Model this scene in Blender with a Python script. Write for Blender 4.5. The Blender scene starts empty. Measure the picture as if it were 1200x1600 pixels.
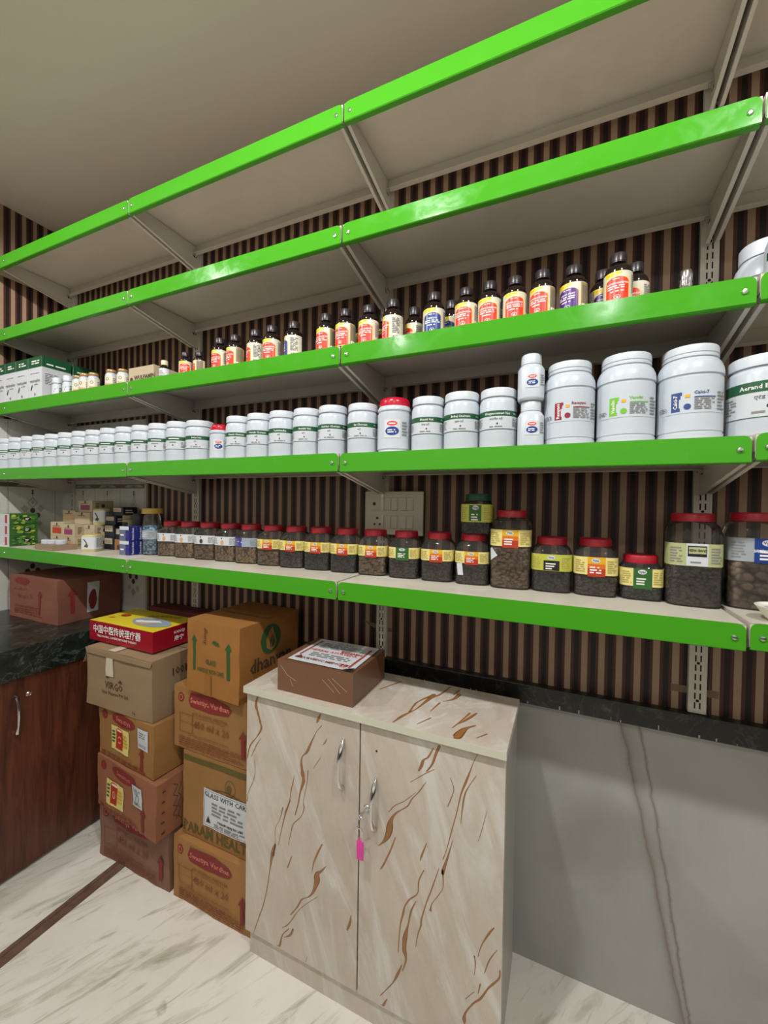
import bpy, bmesh, math, random
from mathutils import Matrix, Vector, noise
random.seed(7)
SC = bpy.context.scene
COL = SC.collection
PI = math.pi

# ------------------------------------------------------------------ camera
F_PX, YAW, PITCH, ROLL = 635.53, 0.4208, -0.0177, 0.0147
CAM = Vector((2.380, -1.287, 1.382))
fw = Vector((-math.sin(YAW)*math.cos(PITCH), math.cos(YAW)*math.cos(PITCH), math.sin(PITCH)))
rt = Vector((math.cos(YAW), math.sin(YAW), 0)); up = rt.cross(fw)
c_, s_ = math.cos(ROLL), math.sin(ROLL)
r2, u2 = c_*rt + s_*up, -s_*rt + c_*up
cd = bpy.data.cameras.new('camera'); cd.sensor_fit = 'AUTO'; cd.sensor_width = 36.0
cd.lens = F_PX/1600*36.0; cd.clip_start = .01
cam = bpy.data.objects.new('camera', cd); COL.objects.link(cam)
m = Matrix((r2, u2, -fw)).transposed().to_4x4(); m.translation = CAM
cam.matrix_world = m; SC.camera = cam

# ------------------------------------------------------------------ world, lamps, exposure
w = bpy.data.worlds.new('world'); SC.world = w; w.use_nodes = True
w.node_tree.nodes['Background'].inputs[0].default_value = (.5, .48, .45, 1)
w.node_tree.nodes['Background'].inputs[1].default_value = .1
SC.view_settings.view_transform = 'Standard'; SC.view_settings.look = 'None'
SC.view_settings.gamma = 1; SC.view_settings.exposure = 0.0
SC.view_settings.use_curve_mapping = False
def lamp(name, loc, power, rad, col=(1, .985, .965)):
    l = bpy.data.lights.new(name, 'SPOT'); l.spot_size = math.radians(174); l.spot_blend = .12; l.shadow_soft_size = rad; l.energy = power; l.color = col
    o = bpy.data.objects.new(name, l); COL.objects.link(o); o.location = loc
for x, y, p in [(.36, -1.34, 49), (1.78, -1.33, 69), (3.0, -1.34, 60), (1.1, -2.4, 14), (2.6, -2.4, 17)]:
    lamp('ceiling_lamp', (x, y, 2.74), p, .04)

# ------------------------------------------------------------------ materials
def lin(c):
    r = []
    for v in c:
        v = v/255.0
        r.append(v/12.92 if v <= .04045 else ((v+.055)/1.055)**2.4)
    return (r[0], r[1], r[2], 1)
MATS = {}
def base(name):
    m = bpy.data.materials.new(name); m.use_nodes = True
    return m, m.node_tree, m.node_tree.nodes['Principled BSDF']
def M(name, col=(200, 200, 200), rough=.5, metal=0, spec=.5, coat=0):
    if name in MATS: return MATS[name]
    m, t, b = base(name)
    b.inputs['Base Color'].default_value = lin(col); b.inputs['Roughness'].default_value = rough
    b.inputs['Metallic'].default_value = metal; b.inputs['Specular IOR Level'].default_value = spec
    b.inputs['Coat Weight'].default_value = coat; b.inputs['Coat Roughness'].default_value = .1
    MATS[name] = m; return m
class NT:
    """small node-tree helper"""
    def __init__(s, t): s.t = t
    def n(s, kind, **kw):
        x = s.t.nodes.new(kind)
        for k, v in kw.items(): setattr(x, k, v)
        return x
    def link(s, a, b): s.t.links.new(a, b)
    def pos(s): return s.n('ShaderNodeNewGeometry').outputs['Position']
    def objc(s): return s.n('ShaderNodeTexCoord').outputs['Object']
    def math(s, op, a, b=None, c=None):
        x = s.n('ShaderNodeMath', operation=op)
        for i, v in enumerate((a, b, c)):
            if v is None: continue
            if isinstance(v, (int, float)): x.inputs[i].default_value = v
            else: s.link(v, x.inputs[i])
        return x.outputs[0]
    def mapping(s, vec, loc=(0, 0, 0), rot=(0, 0, 0), scale=(1, 1, 1)):
        x = s.n('ShaderNodeMapping'); s.link(vec, x.inputs[0])
        x.inputs[1].default_value = loc; x.inputs[2].default_value = rot; x.inputs[3].default_value = scale
        return x.outputs[0]
    def noise(s, vec, scale=5, detail=4, rough=.5, dist=0):
        x = s.n('ShaderNodeTexNoise'); s.link(vec, x.inputs['Vector'])
        x.inputs['Scale'].default_value = scale; x.inputs['Detail'].default_value = detail
        x.inputs['Roughness'].default_value = rough; x.inputs['Distortion'].default_value = dist
        return x.outputs[0]
    def voro(s, vec, scale, feature='F1', out='Distance'):
        x = s.n('ShaderNodeTexVoronoi', feature=feature); s.link(vec, x.inputs['Vector'])
        x.inputs['Scale'].default_value = scale
        return x.outputs[out]
    def ramp(s, fac, stops, interp='LINEAR'):
        x = s.n('ShaderNodeValToRGB'); s.link(fac, x.inputs[0]); cr = x.color_ramp; cr.interpolation = interp
        while len(cr.elements) < len(stops): cr.elements.new(.5)
        for e, (p, c) in zip(cr.elements, stops):
            e.position = p; e.color = lin(c) if len(c) == 3 else c
        return x.outputs[0]
    def mix(s, fac, a, b, blend='MIX'):
        x = s.n('ShaderNodeMix', data_type='RGBA', blend_type=blend)
        if isinstance(fac, (int, float)): x.inputs[0].default_value = fac
        else: s.link(fac, x.inputs[0])
        for i, v in ((6, a), (7, b)):
            if isinstance(v, tuple): x.inputs[i].default_value = lin(v)
            else: s.link(v, x.inputs[i])
        return x.outputs[2]
    def sep(s, v):
        x = s.n('ShaderNodeSeparateXYZ'); s.link(v, x.inputs[0]); return x.outputs
    def bump(s, h, b, strength=.3, dist=.01):
        x = s.n('ShaderNodeBump'); x.inputs['Strength'].default_value = strength; x.inputs['Distance'].default_value = dist
        s.link(h, x.inputs['Height']); s.link(x.outputs[0], b.inputs['Normal'])

def wallpaper(name, axis, phase, per=.0436):
    m, t, b = base(name); N = NT(t)
    p = N.sep(N.pos()); v = N.math('ADD', p[axis], -phase); v = N.math('DIVIDE', v, per)
    v = N.math('FRACT', N.math('ADD', v, 100.18))
    tan, red, blk = (164, 138, 112), (78, 38, 29), (9, 6, 6)
    c = N.ramp(v, [(0, tan), (.36, red), (.55, blk), (.83, red)], 'CONSTANT')
    st = N.noise(N.mapping(N.pos(), scale=(1, 1, .02)), 900, 2)
    c = N.mix(N.math('MULTIPLY', st, .16), c, (40, 28, 24))
    N.link(c, b.inputs['Base Color']); b.inputs['Roughness'].default_value = .55
    return m
WP_BACK = wallpaper('striped wallpaper back', 0, 1.521)
WP_LEFT = wallpaper('striped wallpaper left', 1, -.252, .0452)

def granite(name, dark, lite, vein):
    m, t, b = base(name); N = NT(t); P = N.pos()
    n1 = N.noise(P, 22, 8, .65, .6); n2 = N.noise(N.mapping(P, scale=(1, .5, 1)), 5, 6, .6, 1.5)
    c = N.ramp(n1, [(.35, dark), (.62, lite), (.78, vein)])
    r = N.math('ABSOLUTE', N.math('SUBTRACT', n2, .5)); f = N.ramp(r, [(0, (255, 255, 255)), (.012, (0, 0, 0))])
    N.link(N.mix(N.math('MULTIPLY', f, .35), c, vein), b.inputs['Base Color']); b.inputs['Roughness'].default_value = .28
    return m
GRANITE = granite('dark green granite', (13, 18, 15), (36, 46, 40), (112, 122, 114))
LEDGE = granite('black granite', (14, 13, 12), (30, 28, 25), (95, 92, 84))

def marble_floor():
    m, t, b = base('white streaked marble floor'); N = NT(t); P = N.pos()
    def along(deg, sx, sy): return N.mapping(N.mapping(P, rot=(0, 0, math.radians(-deg))), scale=(sx, sy, 1))
    n = N.noise(along(60, 1.3, 7.0), 2.1, 8, .66, .9); n2 = N.noise(along(60+5, 2.4, 24), 1.8, 6, .6, .5); n3 = N.noise(P, 3.0, 5, .6)
    c = N.ramp(n3, [(.3, (238, 235, 226)), (.7, (222, 218, 208))])
    f = N.ramp(n, [(.52, (0, 0, 0)), (.72, (255, 255, 255))])
    c = N.mix(N.math('MULTIPLY', f, .85), c, (146, 142, 112))
    f2 = N.ramp(n2, [(.60, (0, 0, 0)), (.75, (255, 255, 255))])
    c = N.mix(N.math('MULTIPLY', f2, .7), c, (128, 116, 94))
    sp = N.ramp(N.noise(P, 14, 3, .5), [(.70, (0, 0, 0)), (.76, (255, 255, 255))])
    c = N.mix(N.math('MULTIPLY', sp, .5), c, (120, 104, 84))
    N.link(c, b.inputs['Base Color']); b.inputs['Roughness'].default_value = .3
    return m
FLOOR = marble_floor()

def laminate():
    m, t, b = base('beige marble laminate'); N = NT(t); P = N.pos()
    q = N.mapping(P, rot=(0, math.radians(22), 0)); q = N.mapping(q, scale=(6.5, 4, 1.25))
    n = N.noise(q, 1.5, 8, .66, 1.4); n2 = N.noise(N.mapping(q, loc=(4, 1, 7), scale=(2.2, 2, .9)), 1.6, 6, .6, .5); n3 = N.noise(P, 3.0, 6, .62); n4 = N.noise(N.mapping(P, rot=(0, math.radians(22), 0), scale=(40, 20, 7)), 2, 4, .6)
    c = N.ramp(n3, [(.3, (180, 167, 152)), (.7, (204, 194, 180))])
    c = N.mix(N.math('MULTIPLY', N.ramp(n2, [(.5, (0, 0, 0)), (.72, (255, 255, 255))]), .35), c, (164, 138, 112))
    c = N.mix(N.math('MULTIPLY', N.ramp(n, [(.50, (0, 0, 0)), (.66, (255, 255, 255))]), .7), c, (216, 216, 212))
    c = N.mix(N.math('MULTIPLY', n4, .22), c, (224, 218, 208))
    N.link(c, b.inputs['Base Color']); b.inputs['Roughness'].default_value = .32
    return m
LAM = laminate()

def grey_wall():
    m, t, b = base('grey stone wall panel'); N = NT(t); P = N.pos(); s = N.sep(P)
    n = N.noise(P, 2.2, 6, .6); n2 = N.noise(N.mapping(P, scale=(1, 1, .25)), 26, 5, .65)
    c = N.ramp(n, [(.3, (150, 150, 146)), (.7, (170, 169, 165))])
    c = N.mix(N.math('MULTIPLY', n2, .3), c, (190, 188, 184))
    wob = N.math('MULTIPLY', N.math('SUBTRACT', N.noise(P, 7, 6, .7), .5), .03)
    def line(x0, k, wd):
        d = N.math('SUBTRACT', N.math('ADD', s[0], wob), N.math('MULTIPLY_ADD', s[2], k, x0))
        return N.ramp(N.math('ABSOLUTE', d), [(0, (255, 255, 255)), (wd, (150, 150, 150)), (wd*2.4, (0, 0, 0))])
    for x0, k, wd, st in ((2.700, -.213, .004, .75), (2.712, -.172, .003, .8), (2.692, -.196, .013, .35)):
        c = N.mix(N.math('MULTIPLY', line(x0, k, wd), st), c, (118, 102, 94))
    st = N.ramp(N.noise(P, 1.3, 3), [(.62, (0, 0, 0)), (.72, (255, 255, 255))])
    c = N.mix(N.math('MULTIPLY', st, .35), c, (118, 110, 98))
    N.link(c, b.inputs['Base Color']); b.inputs['Roughness'].default_value = .5
    return m
GREY = grey_wall()

def wood():
    m, t, b = base('dark red brown wood veneer'); N = NT(t); P = N.pos()
    q = N.mapping(P, scale=(1, 9, .9)); n = N.noise(q, 4, 8, .62, 1.1); n2 = N.noise(N.mapping(P, scale=(1, 60, 2)), 5, 4)
    c = N.ramp(n, [(.3, (66, 32, 20)), (.55, (104, 56, 37)), (.72, (122, 68, 45))])
    c = N.mix(N.math('MULTIPLY', n2, .35), c, (36, 18, 12))
    N.link(c, b.inputs['Base Color']); b.inputs['Roughness'].default_value = .38
    return m
WOOD = wood()

def smudged(name, col, dust, rough, amt=.35, sc=6, specm=.5):
    m, t, b = base(name); N = NT(t); P = N.pos()
    n = N.noise(P, sc, 7, .65, .8)
    f = N.ramp(n, [(.45, (0, 0, 0)), (.75, (255, 255, 255))])
    N.link(N.mix(N.math('MULTIPLY', f, amt), col, dust), b.inputs['Base Color'])
    rr = N.n('ShaderNodeMapRange'); N.link(f, rr.inputs[0]); rr.inputs[3].default_value = rough; rr.inputs[4].default_value = min(1, rough+.2)
    N.link(rr.outputs[0], b.inputs['Roughness']); b.inputs['Specular IOR Level'].default_value = specm
    return m
TRAY = smudged('off white painted steel', (206, 200, 186), (222, 216, 204), .3, .5)
STEEL = smudged('off white steel upright', (200, 196, 184), (184, 180, 168), .4)
GREEN = smudged('bright green painted steel', (70, 156, 34), (78, 164, 46), .12, .2, 14, .2)
CEIL = smudged('warm white ceiling paint', (224, 218, 203), (216, 210, 195), .6, .5, 2)
CREAM = M('plain painted wall', (222, 219, 214), .7)
LOWDARK = M('added dark lower wall', (62, 50, 42), .5)  # added dark band on unseen walls, cuts bounce light below the shelves
TILE = smudged('glazed cream wall tile', (206, 205, 196), (190, 188, 176), .2, .4, 9)

def cardboard(name, col, dark, rough=.75):
    m, t, b = base(name); N = NT(t); P = N.objc()
    n = N.noise(P, 9, 6, .6); n2 = N.noise(N.mapping(P, scale=(1, 1, .05)), 160, 2)
    f = N.ramp(n, [(.35, (0, 0, 0)), (.75, (255, 255, 255))])
    c = N.mix(N.math('MULTIPLY', f, .4), col, dark); c = N.mix(N.math('MULTIPLY', n2, .18), c, dark)
    N.link(c, b.inputs['Base Color']); b.inputs['Roughness'].default_value = rough
    N.bump(N.noise(P, 30, 4), b, .25, .004)
    return m
CB_PINK = cardboard('dusty pink brown cardboard', (135, 99, 78), (115, 81, 65))
CB_RED = cardboard('reddish brown cardboard', (151, 99, 68), (126, 80, 54))
CB_TAN = cardboard('tan cardboard', (155, 113, 63), (128, 92, 49))
CB_GOLD = cardboard('golden tan cardboard', (167, 120, 66), (140, 99, 53))
CB_ORANGE = cardboard('orange tan cardboard', (158, 106, 48), (132, 86, 38))
CB_GREY = cardboard('grey kraft cardboard', (149, 126, 95), (128, 106, 80))
CB_BROWN = cardboard('glossy brown taped cardboard', (119, 83, 60), (97, 67, 48), .28)
CB_CREAM = cardboard('cream carton board', (185, 170, 141), (171, 154, 126))
CB_RUST = cardboard('dark rusty cardboard', (135, 85, 66), (108, 65, 51))
CB_MAROON = cardboard('maroon carton', (83, 23, 24), (65, 18, 20))

def pills(name, a, b2, scale, stretch=(1, 1, 1), rough=.5):
    m, t, b = base(name); N = NT(t); P = N.objc(); q = N.mapping(P, scale=stretch)
    q2 = N.n('ShaderNodeVectorMath', operation='ADD'); nn = N.n('ShaderNodeTexNoise'); N.link(P, nn.inputs['Vector']); nn.inputs['Scale'].default_value = 40
    sc = N.n('ShaderNodeVectorMath', operation='SCALE'); N.link(nn.outputs[1], sc.inputs[0]); sc.inputs['Scale'].default_value = .012
    N.link(q, q2.inputs[0]); N.link(sc.outputs[0], q2.inputs[1])
    d = N.voro(q2.outputs[0], scale); cell = N.voro(q2.outputs[0], scale, out='Color')
    g = N.n('ShaderNodeSeparateColor'); N.link(cell, g.inputs[0])
    c = N.mix(g.outputs[0], a, b2)
    e = N.ramp(d, [(.45, (0, 0, 0)), (.75, (255, 255, 255))])
    c = N.mix(N.math('MULTIPLY', e, .8), c, (14, 11, 9))
    N.link(c, b.inputs['Base Color']); b.inputs['Roughness'].default_value = rough
    inv = N.math('SUBTRACT', 1, d); N.bump(inv, b, .9, .006)
    return m
P_BROWN = pills('brown tablets', (172, 146, 120), (126, 104, 84), 95, (1, 1, 1.6))
P_TAN = pills('tan capsules', (204, 178, 140), (158, 130, 98), 110, (1.5, 1, 1))
P_DARK = pills('dark grey tablets', (112, 104, 96), (76, 70, 66), 120, (1, 1, 1.4))
P_BLACK = pills('black pellets', (84, 82, 82), (52, 50, 52), 130)
P_CHUNK = pills('brown dried chunks', (160, 138, 116), (116, 98, 82), 58, (1, 1, 1.3))
P_BLUE = pills('blue and white capsules', (56, 150, 210), (206, 228, 238), 100, (1, 1, 1.4), .25)

def clear(name, tint=(.93, .92, .9), ior=1.3, rough=.06, haze=.05):
    m = bpy.data.materials.new(name); m.use_nodes = True; t = m.node_tree; N = NT(t)
    t.nodes.remove(t.nodes['Principled BSDF']); out = t.nodes['Material Output']
    tr = N.n('ShaderNodeBsdfTransparent'); tr.inputs[0].default_value = (*tint, 1)
    gl = N.n('ShaderNodeBsdfGlossy'); gl.inputs['Roughness'].default_value = rough
    df = N.n('ShaderNodeBsdfDiffuse'); df.inputs[0].default_value = (.5, .48, .45, 1)
    mx0 = N.n('ShaderNodeMixShader'); mx0.inputs[0].default_value = haze
    N.link(tr.outputs[0], mx0.inputs[1]); N.link(df.outputs[0], mx0.inputs[2])
    fr = N.n('ShaderNodeFresnel'); fr.inputs[0].default_value = ior
    mx = N.n('ShaderNodeMixShader'); N.link(fr.outputs[0], mx.inputs[0]); N.link(mx0.outputs[0], mx.inputs[1]); N.link(gl.outputs[0], mx.inputs[2])
    N.link(mx.outputs[0], out.inputs[0]); return m
CLEAR = clear('clear plastic jar wall')
FILM = clear('clear wrap film', (.96, .95, .93), 1.25, .12, .03)

WHITE = M('white plastic', (192, 201, 209), .32)
WHITE2 = M('white plastic lid', (200, 207, 214), .38)
LABELW = M('jar label paper', (198, 204, 210), .3)
PAPER = M('white label paper', (206, 211, 216), .35)
CREAMP = M('cream label paper', (216, 211, 190), .3)
LEMON = M('pale yellow label paper', (226, 214, 136), .4)
LIME = M('lime label paper', (186, 190, 74), .4)
PALEGREEN = M('pale green label paper', (176, 182, 130), .4)
SILVER = M('silver grey label paper', (158, 164, 172), .35)
DGREEN = M('dark green print', (20, 82, 48), .4)
LEAF = M('leaf green print', (44, 96, 38), .5)
GREENINK = M('green carton ink', (40, 84, 40), .7)
OLIVEINK = M('olive carton ink', (92, 82, 36), .7)
REDINK = M('faded red carton ink', (128, 40, 38), .7)
REDPALE = M('pale red carton lettering', (206, 128, 106), .7)
DARKINK = M('dark carton ink', (70, 56, 40), .7)
BROWNINK = M('brown carton ink', (128, 64, 38), .7)
BLACK = M('black print', (24, 22, 22), .5)
PALEINK = M('pale olive print', (176, 158, 86), .5)
GREYINK = M('grey print', (130, 130, 130), .5)
REDP = M('bright red print', (226, 58, 34), .3)
BLUEP = M('deep blue print', (30, 62, 134), .3)
PURPLE = M('purple print', (78, 36, 122), .3)
YELLOW = M('yellow print', (240, 208, 28), .3)
OCHRE = M('ochre print', (222, 170, 30), .4)
ORANGE = M('orange print', (214, 110, 40), .4)
BRICK = M('brick red print', (178, 58, 34), .4)
GOLDTAN = M('olive tan print', (160, 140, 82), .4)
MAGENTA = M('magenta print', (138, 50, 92), .5)
NAVY = M('navy print', (32, 38, 84), .4)
NAVYDK = M('dark navy board', (26, 30, 48), .5)
WHITEINK = M('white print', (236, 234, 230), .4)
REDLID = M('dark red ribbed plastic', (166, 20, 40), .38)
REDCAP = M('crimson plastic cap', (190, 16, 46), .25)
GREENLID = M('dark green plastic lid', (22, 84, 56), .4)
YELLID = M('mustard plastic lid', (190, 158, 70), .45)
GOLDCAP = M('gold plastic cap', (178, 142, 92), .35, .3)
CREAMCAP = M('cream plastic cap', (216, 200, 168), .45)
BLACKCAP = M('black plastic cap', (44, 38, 42), .32)
AMBER = M('dark amber glass', (30, 18, 16), .1, 0, .6)
CHROME = M('polished chrome', (214, 214, 216), .16, 1)
SCREW = M('zinc screw head', (206, 214, 206), .25, 1)
SLOT = M('slot shadow hole', (12, 11, 10), .9)
PINK = M('pink plastic key tag', (222, 60, 160), .3)
PLATE = M('ivory switch plate plastic', (204, 198, 182), .4)
EDGE = M('linen pattern edge band', (204, 204, 184), .5)
TAPE = M('glossy clear packing tape', (206, 196, 176), .2)
TAPEB = M('brown packing tape', (150, 106, 58), .22)
YELBOX = M('yellow glossy carton', (226, 206, 50), .35)
REDBOX = M('crimson glossy carton', (150, 14, 36), .35)
GREYPIC = M('grey blue picture print', (150, 164, 176), .4)
SKINPIC = M('warm skin picture print', (206, 160, 120), .4)
STRIP = smudged('brown stone floor strip', (116, 90, 76), (78, 60, 52), .35, .9, 26)
PLINTH = M('grey white skirting', (176, 174, 168), .5)
BOWLM = M('ivory melamine bowl', (226, 224, 208), .3)
KRAFT = M('kraft tray board', (150, 128, 104), .6)

# ------------------------------------------------------------------ mesh builder
_TXT = {}
def text2d(s, size, bold=0.0):
    k = (s, size, bold)
    if k in _TXT: return _TXT[k]
    cu = bpy.data.curves.new('t', 'FONT'); cu.body = s; cu.size = size; cu.align_x = 'CENTER'; cu.align_y = 'CENTER'
    cu.resolution_u = 1; cu.offset = bold*size
    o = bpy.data.objects.new('t', cu); COL.objects.link(o)
    dg = bpy.context.evaluated_depsgraph_get(); dg.update()
    me = o.evaluated_get(dg).to_mesh()
    V = [(v.co.x, v.co.y) for v in me.vertices]; Fc = [tuple(p.vertices) for p in me.polygons]
    o.evaluated_get(dg).to_mesh_clear()
    bpy.data.objects.remove(o); bpy.data.curves.remove(cu)
    _TXT[k] = (V, Fc); return V, Fc

class B:
    def __init__(s): s.bm = bmesh.new(); s.mats = []
    def mi(s, m):
        if m not in s.mats: s.mats.append(m)
        return s.mats.index(m)
    def face(s, vs, mi):
        try: f = s.bm.faces.new(vs); f.material_index = mi; return f
        except ValueError: return None
    def box(s, lo, hi, m, bev=0, seg=2):
        g = bmesh.new(); bmesh.ops.create_cube(g, size=1)
        for v in g.verts:
            v.co = Vector([(lo[i]+hi[i])/2 + v.co[i]*(hi[i]-lo[i]) for i in range(3)])
        if bev: bmesh.ops.bevel(g, geom=g.edges[:], offset=bev, segments=seg, affect='EDGES', profile=.6)
        s.merge(g, m)
    def merge(s, g, m, mat=None):
        k = s.mi(m); mp = {}
        for v in g.verts: mp[v] = s.bm.verts.new(mat @ v.co if mat else v.co)
        for f in g.faces: s.face([mp[v] for v in f.verts], k)
        g.free()
    def prism(s, pts, axis, a, b, m, bev=0):
        """polygon pts (2D) extruded along axis from a to b. axis x: pts=(y,z); y: (x,z); z: (x,y)"""
        def P(p, t): return Vector((t, p[0], p[1])) if axis == 'x' else Vector((p[0], t, p[1])) if axis == 'y' else Vector((p[0], p[1], t))
        g = bmesh.new(); A = [g.verts.new(P(p, a)) for p in pts]; Bv = [g.verts.new(P(p, b)) for p in pts]
        g.faces.new(A); g.faces.new(Bv[::-1]); n = len(pts)
        for i in range(n): g.faces.new([A[i], Bv[i], Bv[(i+1) % n], A[(i+1) % n]])
        if bev: bmesh.ops.bevel(g, geom=g.edges[:], offset=bev, segments=2, affect='EDGES')
        bmesh.ops.recalc_face_normals(g, faces=g.faces[:]); s.merge(g, m)
    def loft(s, rings, m, K=36, cap0=True, cap1=True, ctr=(0, 0), rib=None):
        """rings: (half width, superellipse exponent, z)"""
        k = s.mi(m); prev = None; first = None
        for a, n, z in rings:
            ring = []
            for i in range(K):
                x, y = sup(a, n, 2*PI*i/K)
                if rib: q = 1+rib*(1 if i % 2 else 0); x *= q; y *= q
                ring.append(s.bm.verts.new((ctr[0]+x, ctr[1]+y, z)))
            if prev:
                for i in range(K): s.face([prev[i], prev[(i+1) % K], ring[(i+1) % K], ring[i]], k)
            else: first = ring
            prev = ring
        if cap0: s.face(first[::-1], k)
        if cap1: s.face(prev, k)
    def tube(s, pts, r, m, K=8, closed=False):
        k = s.mi(m); rings = []; n = len(pts); pts = [Vector(p) for p in pts]
        for i, p in enumerate(pts):
            if closed: d = pts[(i+1) % n]-pts[i-1]
            else: d = pts[min(i+1, n-1)]-pts[max(i-1, 0)]
            d.normalize(); u = d.orthogonal().normalized()
            if i and True:
                pu = rings[-1][1]; u = (pu - d*pu.dot(d)); u.normalize()
            v = d.cross(u); rr = r[i] if isinstance(r, (list, tuple)) else r
            rings.append(([s.bm.verts.new(p+(u*math.cos(2*PI*j/K)+v*math.sin(2*PI*j/K))*rr) for j in range(K)], u))
        R = [q[0] for q in rings]
        for i in range(n if closed else n-1):
            a, b = R[i], R[(i+1) % n]
            for j in range(K): s.face([a[j], a[(j+1) % K], b[(j+1) % K], b[j]], k)
        if not closed: s.face(R[0][::-1], k); s.face(R[-1], k)
    # ---- printing on a surface: fm(u, v, eps) -> 3D point
    def cols(s, us, lo, hi, fm, m, eps, nv=1):
        k = s.mi(m); prev = None
        for u in us:
            a, b = lo(u), hi(u)
            cur = [s.bm.verts.new(fm(u, a+(b-a)*j/nv, eps)) for j in range(nv+1)]
            if prev:
                for j in range(nv): s.face([prev[j], cur[j], cur[j+1], prev[j+1]], k)
            prev = cur
    def pr(s, items, fm, step=.006, e0=.0006, de=.00012):
        e = e0
        for it in items:
            kd, a = it[0], it[1:]; e += de
            if kd == 'rect':
                u0, v0, u1, v1, m = a; n = max(1, int(abs(u1-u0)/step+.99)); nv = max(1, int(abs(v1-v0)/.02+.5)) if step < .05 else 1
                s.cols([u0+(u1-u0)*i/n for i in range(n+1)], lambda u: v0, lambda u: v1, fm, m, e, nv)
            elif kd == 'ell':
                cu, cv, ru, rv, m = a; n = 20
                us = [cu-ru*math.cos(PI*i/n) for i in range(n+1)]
                h = lambda u: rv*math.sqrt(max(0, 1-((u-cu)/ru)**2))
                s.cols(us, lambda u: cv-h(u), lambda u: cv+h(u), fm, m, e, 4)
            elif kd == 'arch':
                u0, u1, v0, v1, rise, m = a; n = 16; cu, ru = (u0+u1)/2, (u1-u0)/2
                us = [cu-ru*math.cos(PI*i/n) for i in range(n+1)]
                s.cols(us, lambda u: v0, lambda u: v1-rise+rise*math.sqrt(max(0, 1-((u-cu)/ru)**2)), fm, m, e, 3)
            elif kd == 'tri':
                k = s.mi(a[3]); s.face([s.bm.verts.new(fm(p[0], p[1], e)) for p in a[:3]], k)
            elif kd == 'poly':
                P, m = a; us0 = min(p[0] for p in P); us1 = max(p[0] for p in P)
                def span(u, P=P):
                    ys = []
                    for i in range(len(P)):
                        p, q = P[i], P[(i+1) % len(P)]
                        if min(p[0], q[0])-1e-9 <= u <= max(p[0], q[0])+1e-9:
                            ys += [p[1], q[1]] if abs(p[0]-q[0]) < 1e-9 else [p[1]+(q[1]-p[1])*(u-p[0])/(q[0]-p[0])]
                    return min(ys), max(ys)
                n = max(6, min(40, int((us1-us0)/min(step, .02)+.99))); us = sorted({us0+(us1-us0)*i/n for i in range(n+1)} | {p[0] for p in P})
                s.cols(us, lambda u: span(u)[0], lambda u: span(u)[1], fm, m, e, 3)
            elif kd == 'frame':
                u0, v0, u1, v1, t, m = a
                s.pr([('rect', u0, v0, u1, v0+t, m), ('rect', u0, v1-t, u1, v1, m), ('rect', u0, v0, u0+t, v1, m), ('rect', u1-t, v0, u1, v1, m)], fm, step, e, 0)
            elif kd == 'ring':
                cu, cv, ru, rv, t, m = a; n = 28
                s.path([(cu+ru*math.cos(2*PI*i/n), cv+rv*math.sin(2*PI*i/n)) for i in range(n+1)], t, fm, m, e)
            elif kd == 'path': s.path(a[0], a[1], fm, a[2], e)
            elif kd == 'arrow':
                cu, cv, wd, h, m = a
                s.pr([('rect', cu-wd*.22, cv-h/2, cu+wd*.22, cv+h/2-wd*.8, m), ('tri', (cu-wd/2, cv+h/2-wd*.8), (cu+wd/2, cv+h/2-wd*.8), (cu, cv+h/2), m)], fm, step, e, 0)
            elif kd == 'txt':
                st, cu, cv, size, m = a[:5]; rot = math.radians(a[5]) if len(a) > 5 else 0; bold = a[6] if len(a) > 6 else 0; sx = a[7] if len(a) > 7 else 1
                V, Fc = text2d(st, size, bold); c, d = math.cos(rot), math.sin(rot); k = s.mi(m)
                vs = [s.bm.verts.new(fm(cu+c*x*sx-d*y, cv+d*x*sx+c*y, e)) for x, y in V]
                for f in Fc: s.face([vs[i] for i in f], k)
            elif kd == 'lines':
                u0, v0, u1, v1, n, m = a[:6]; R = random.Random(int((u0+v0*3+n)*1e5)); p = (v1-v0)/n; k = s.mi(m)
                for i in range(n):
                    u = u0; v = v1-(i+.5)*p; end = u1-(u1-u0)*R.random()*.25
                    while u < end:
                        L = min(p*R.uniform(1.2, 4.5), end-u)
                        if L > p*.4: s.pr([('rect', u, v-p*.26, u+L, v+p*.26, m)], fm, step, e, 0)
                        u += L+p*.7
    def path(s, pts, t, fm, m, e):
        k = s.mi(m); prev = None; n = len(pts)
        for i, p in enumerate(pts):
            a, b = pts[max(i-1, 0)], pts[min(i+1, n-1)]; dx, dy = b[0]-a[0], b[1]-a[1]; L = math.hypot(dx, dy) or 1
            nx, ny = -dy/L*t/2, dx/L*t/2
            cur = (s.bm.verts.new(fm(p[0]+nx, p[1]+ny, e)), s.bm.verts.new(fm(p[0]-nx, p[1]-ny, e)))
            if prev: s.face([prev[0], prev[1], cur[1], cur[0]], k)
            prev = cur
    def obj(s, name, parent=None, smooth=True, loc=None, rz=0, sharp=35, fixn=True):
        bm = s.bm
        if fixn: bmesh.ops.recalc_face_normals(bm, faces=bm.faces[:])
        if smooth:
            for f in bm.faces: f.smooth = True
            lim = math.radians(sharp)
            for e in bm.edges:
                if len(e.link_faces) != 2 or e.calc_face_angle(0) > lim or e.link_faces[0].material_index != e.link_faces[1].material_index: e.smooth = False
        me = bpy.data.meshes.new(name); bm.to_mesh(me); bm.free()
        for m in s.mats: me.materials.append(m)
        o = bpy.data.objects.new(name, me); COL.objects.link(o)
        if parent: o.parent = parent
        if loc is not None: o.location = loc
        o.rotation_euler[2] = rz
        return o
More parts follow.
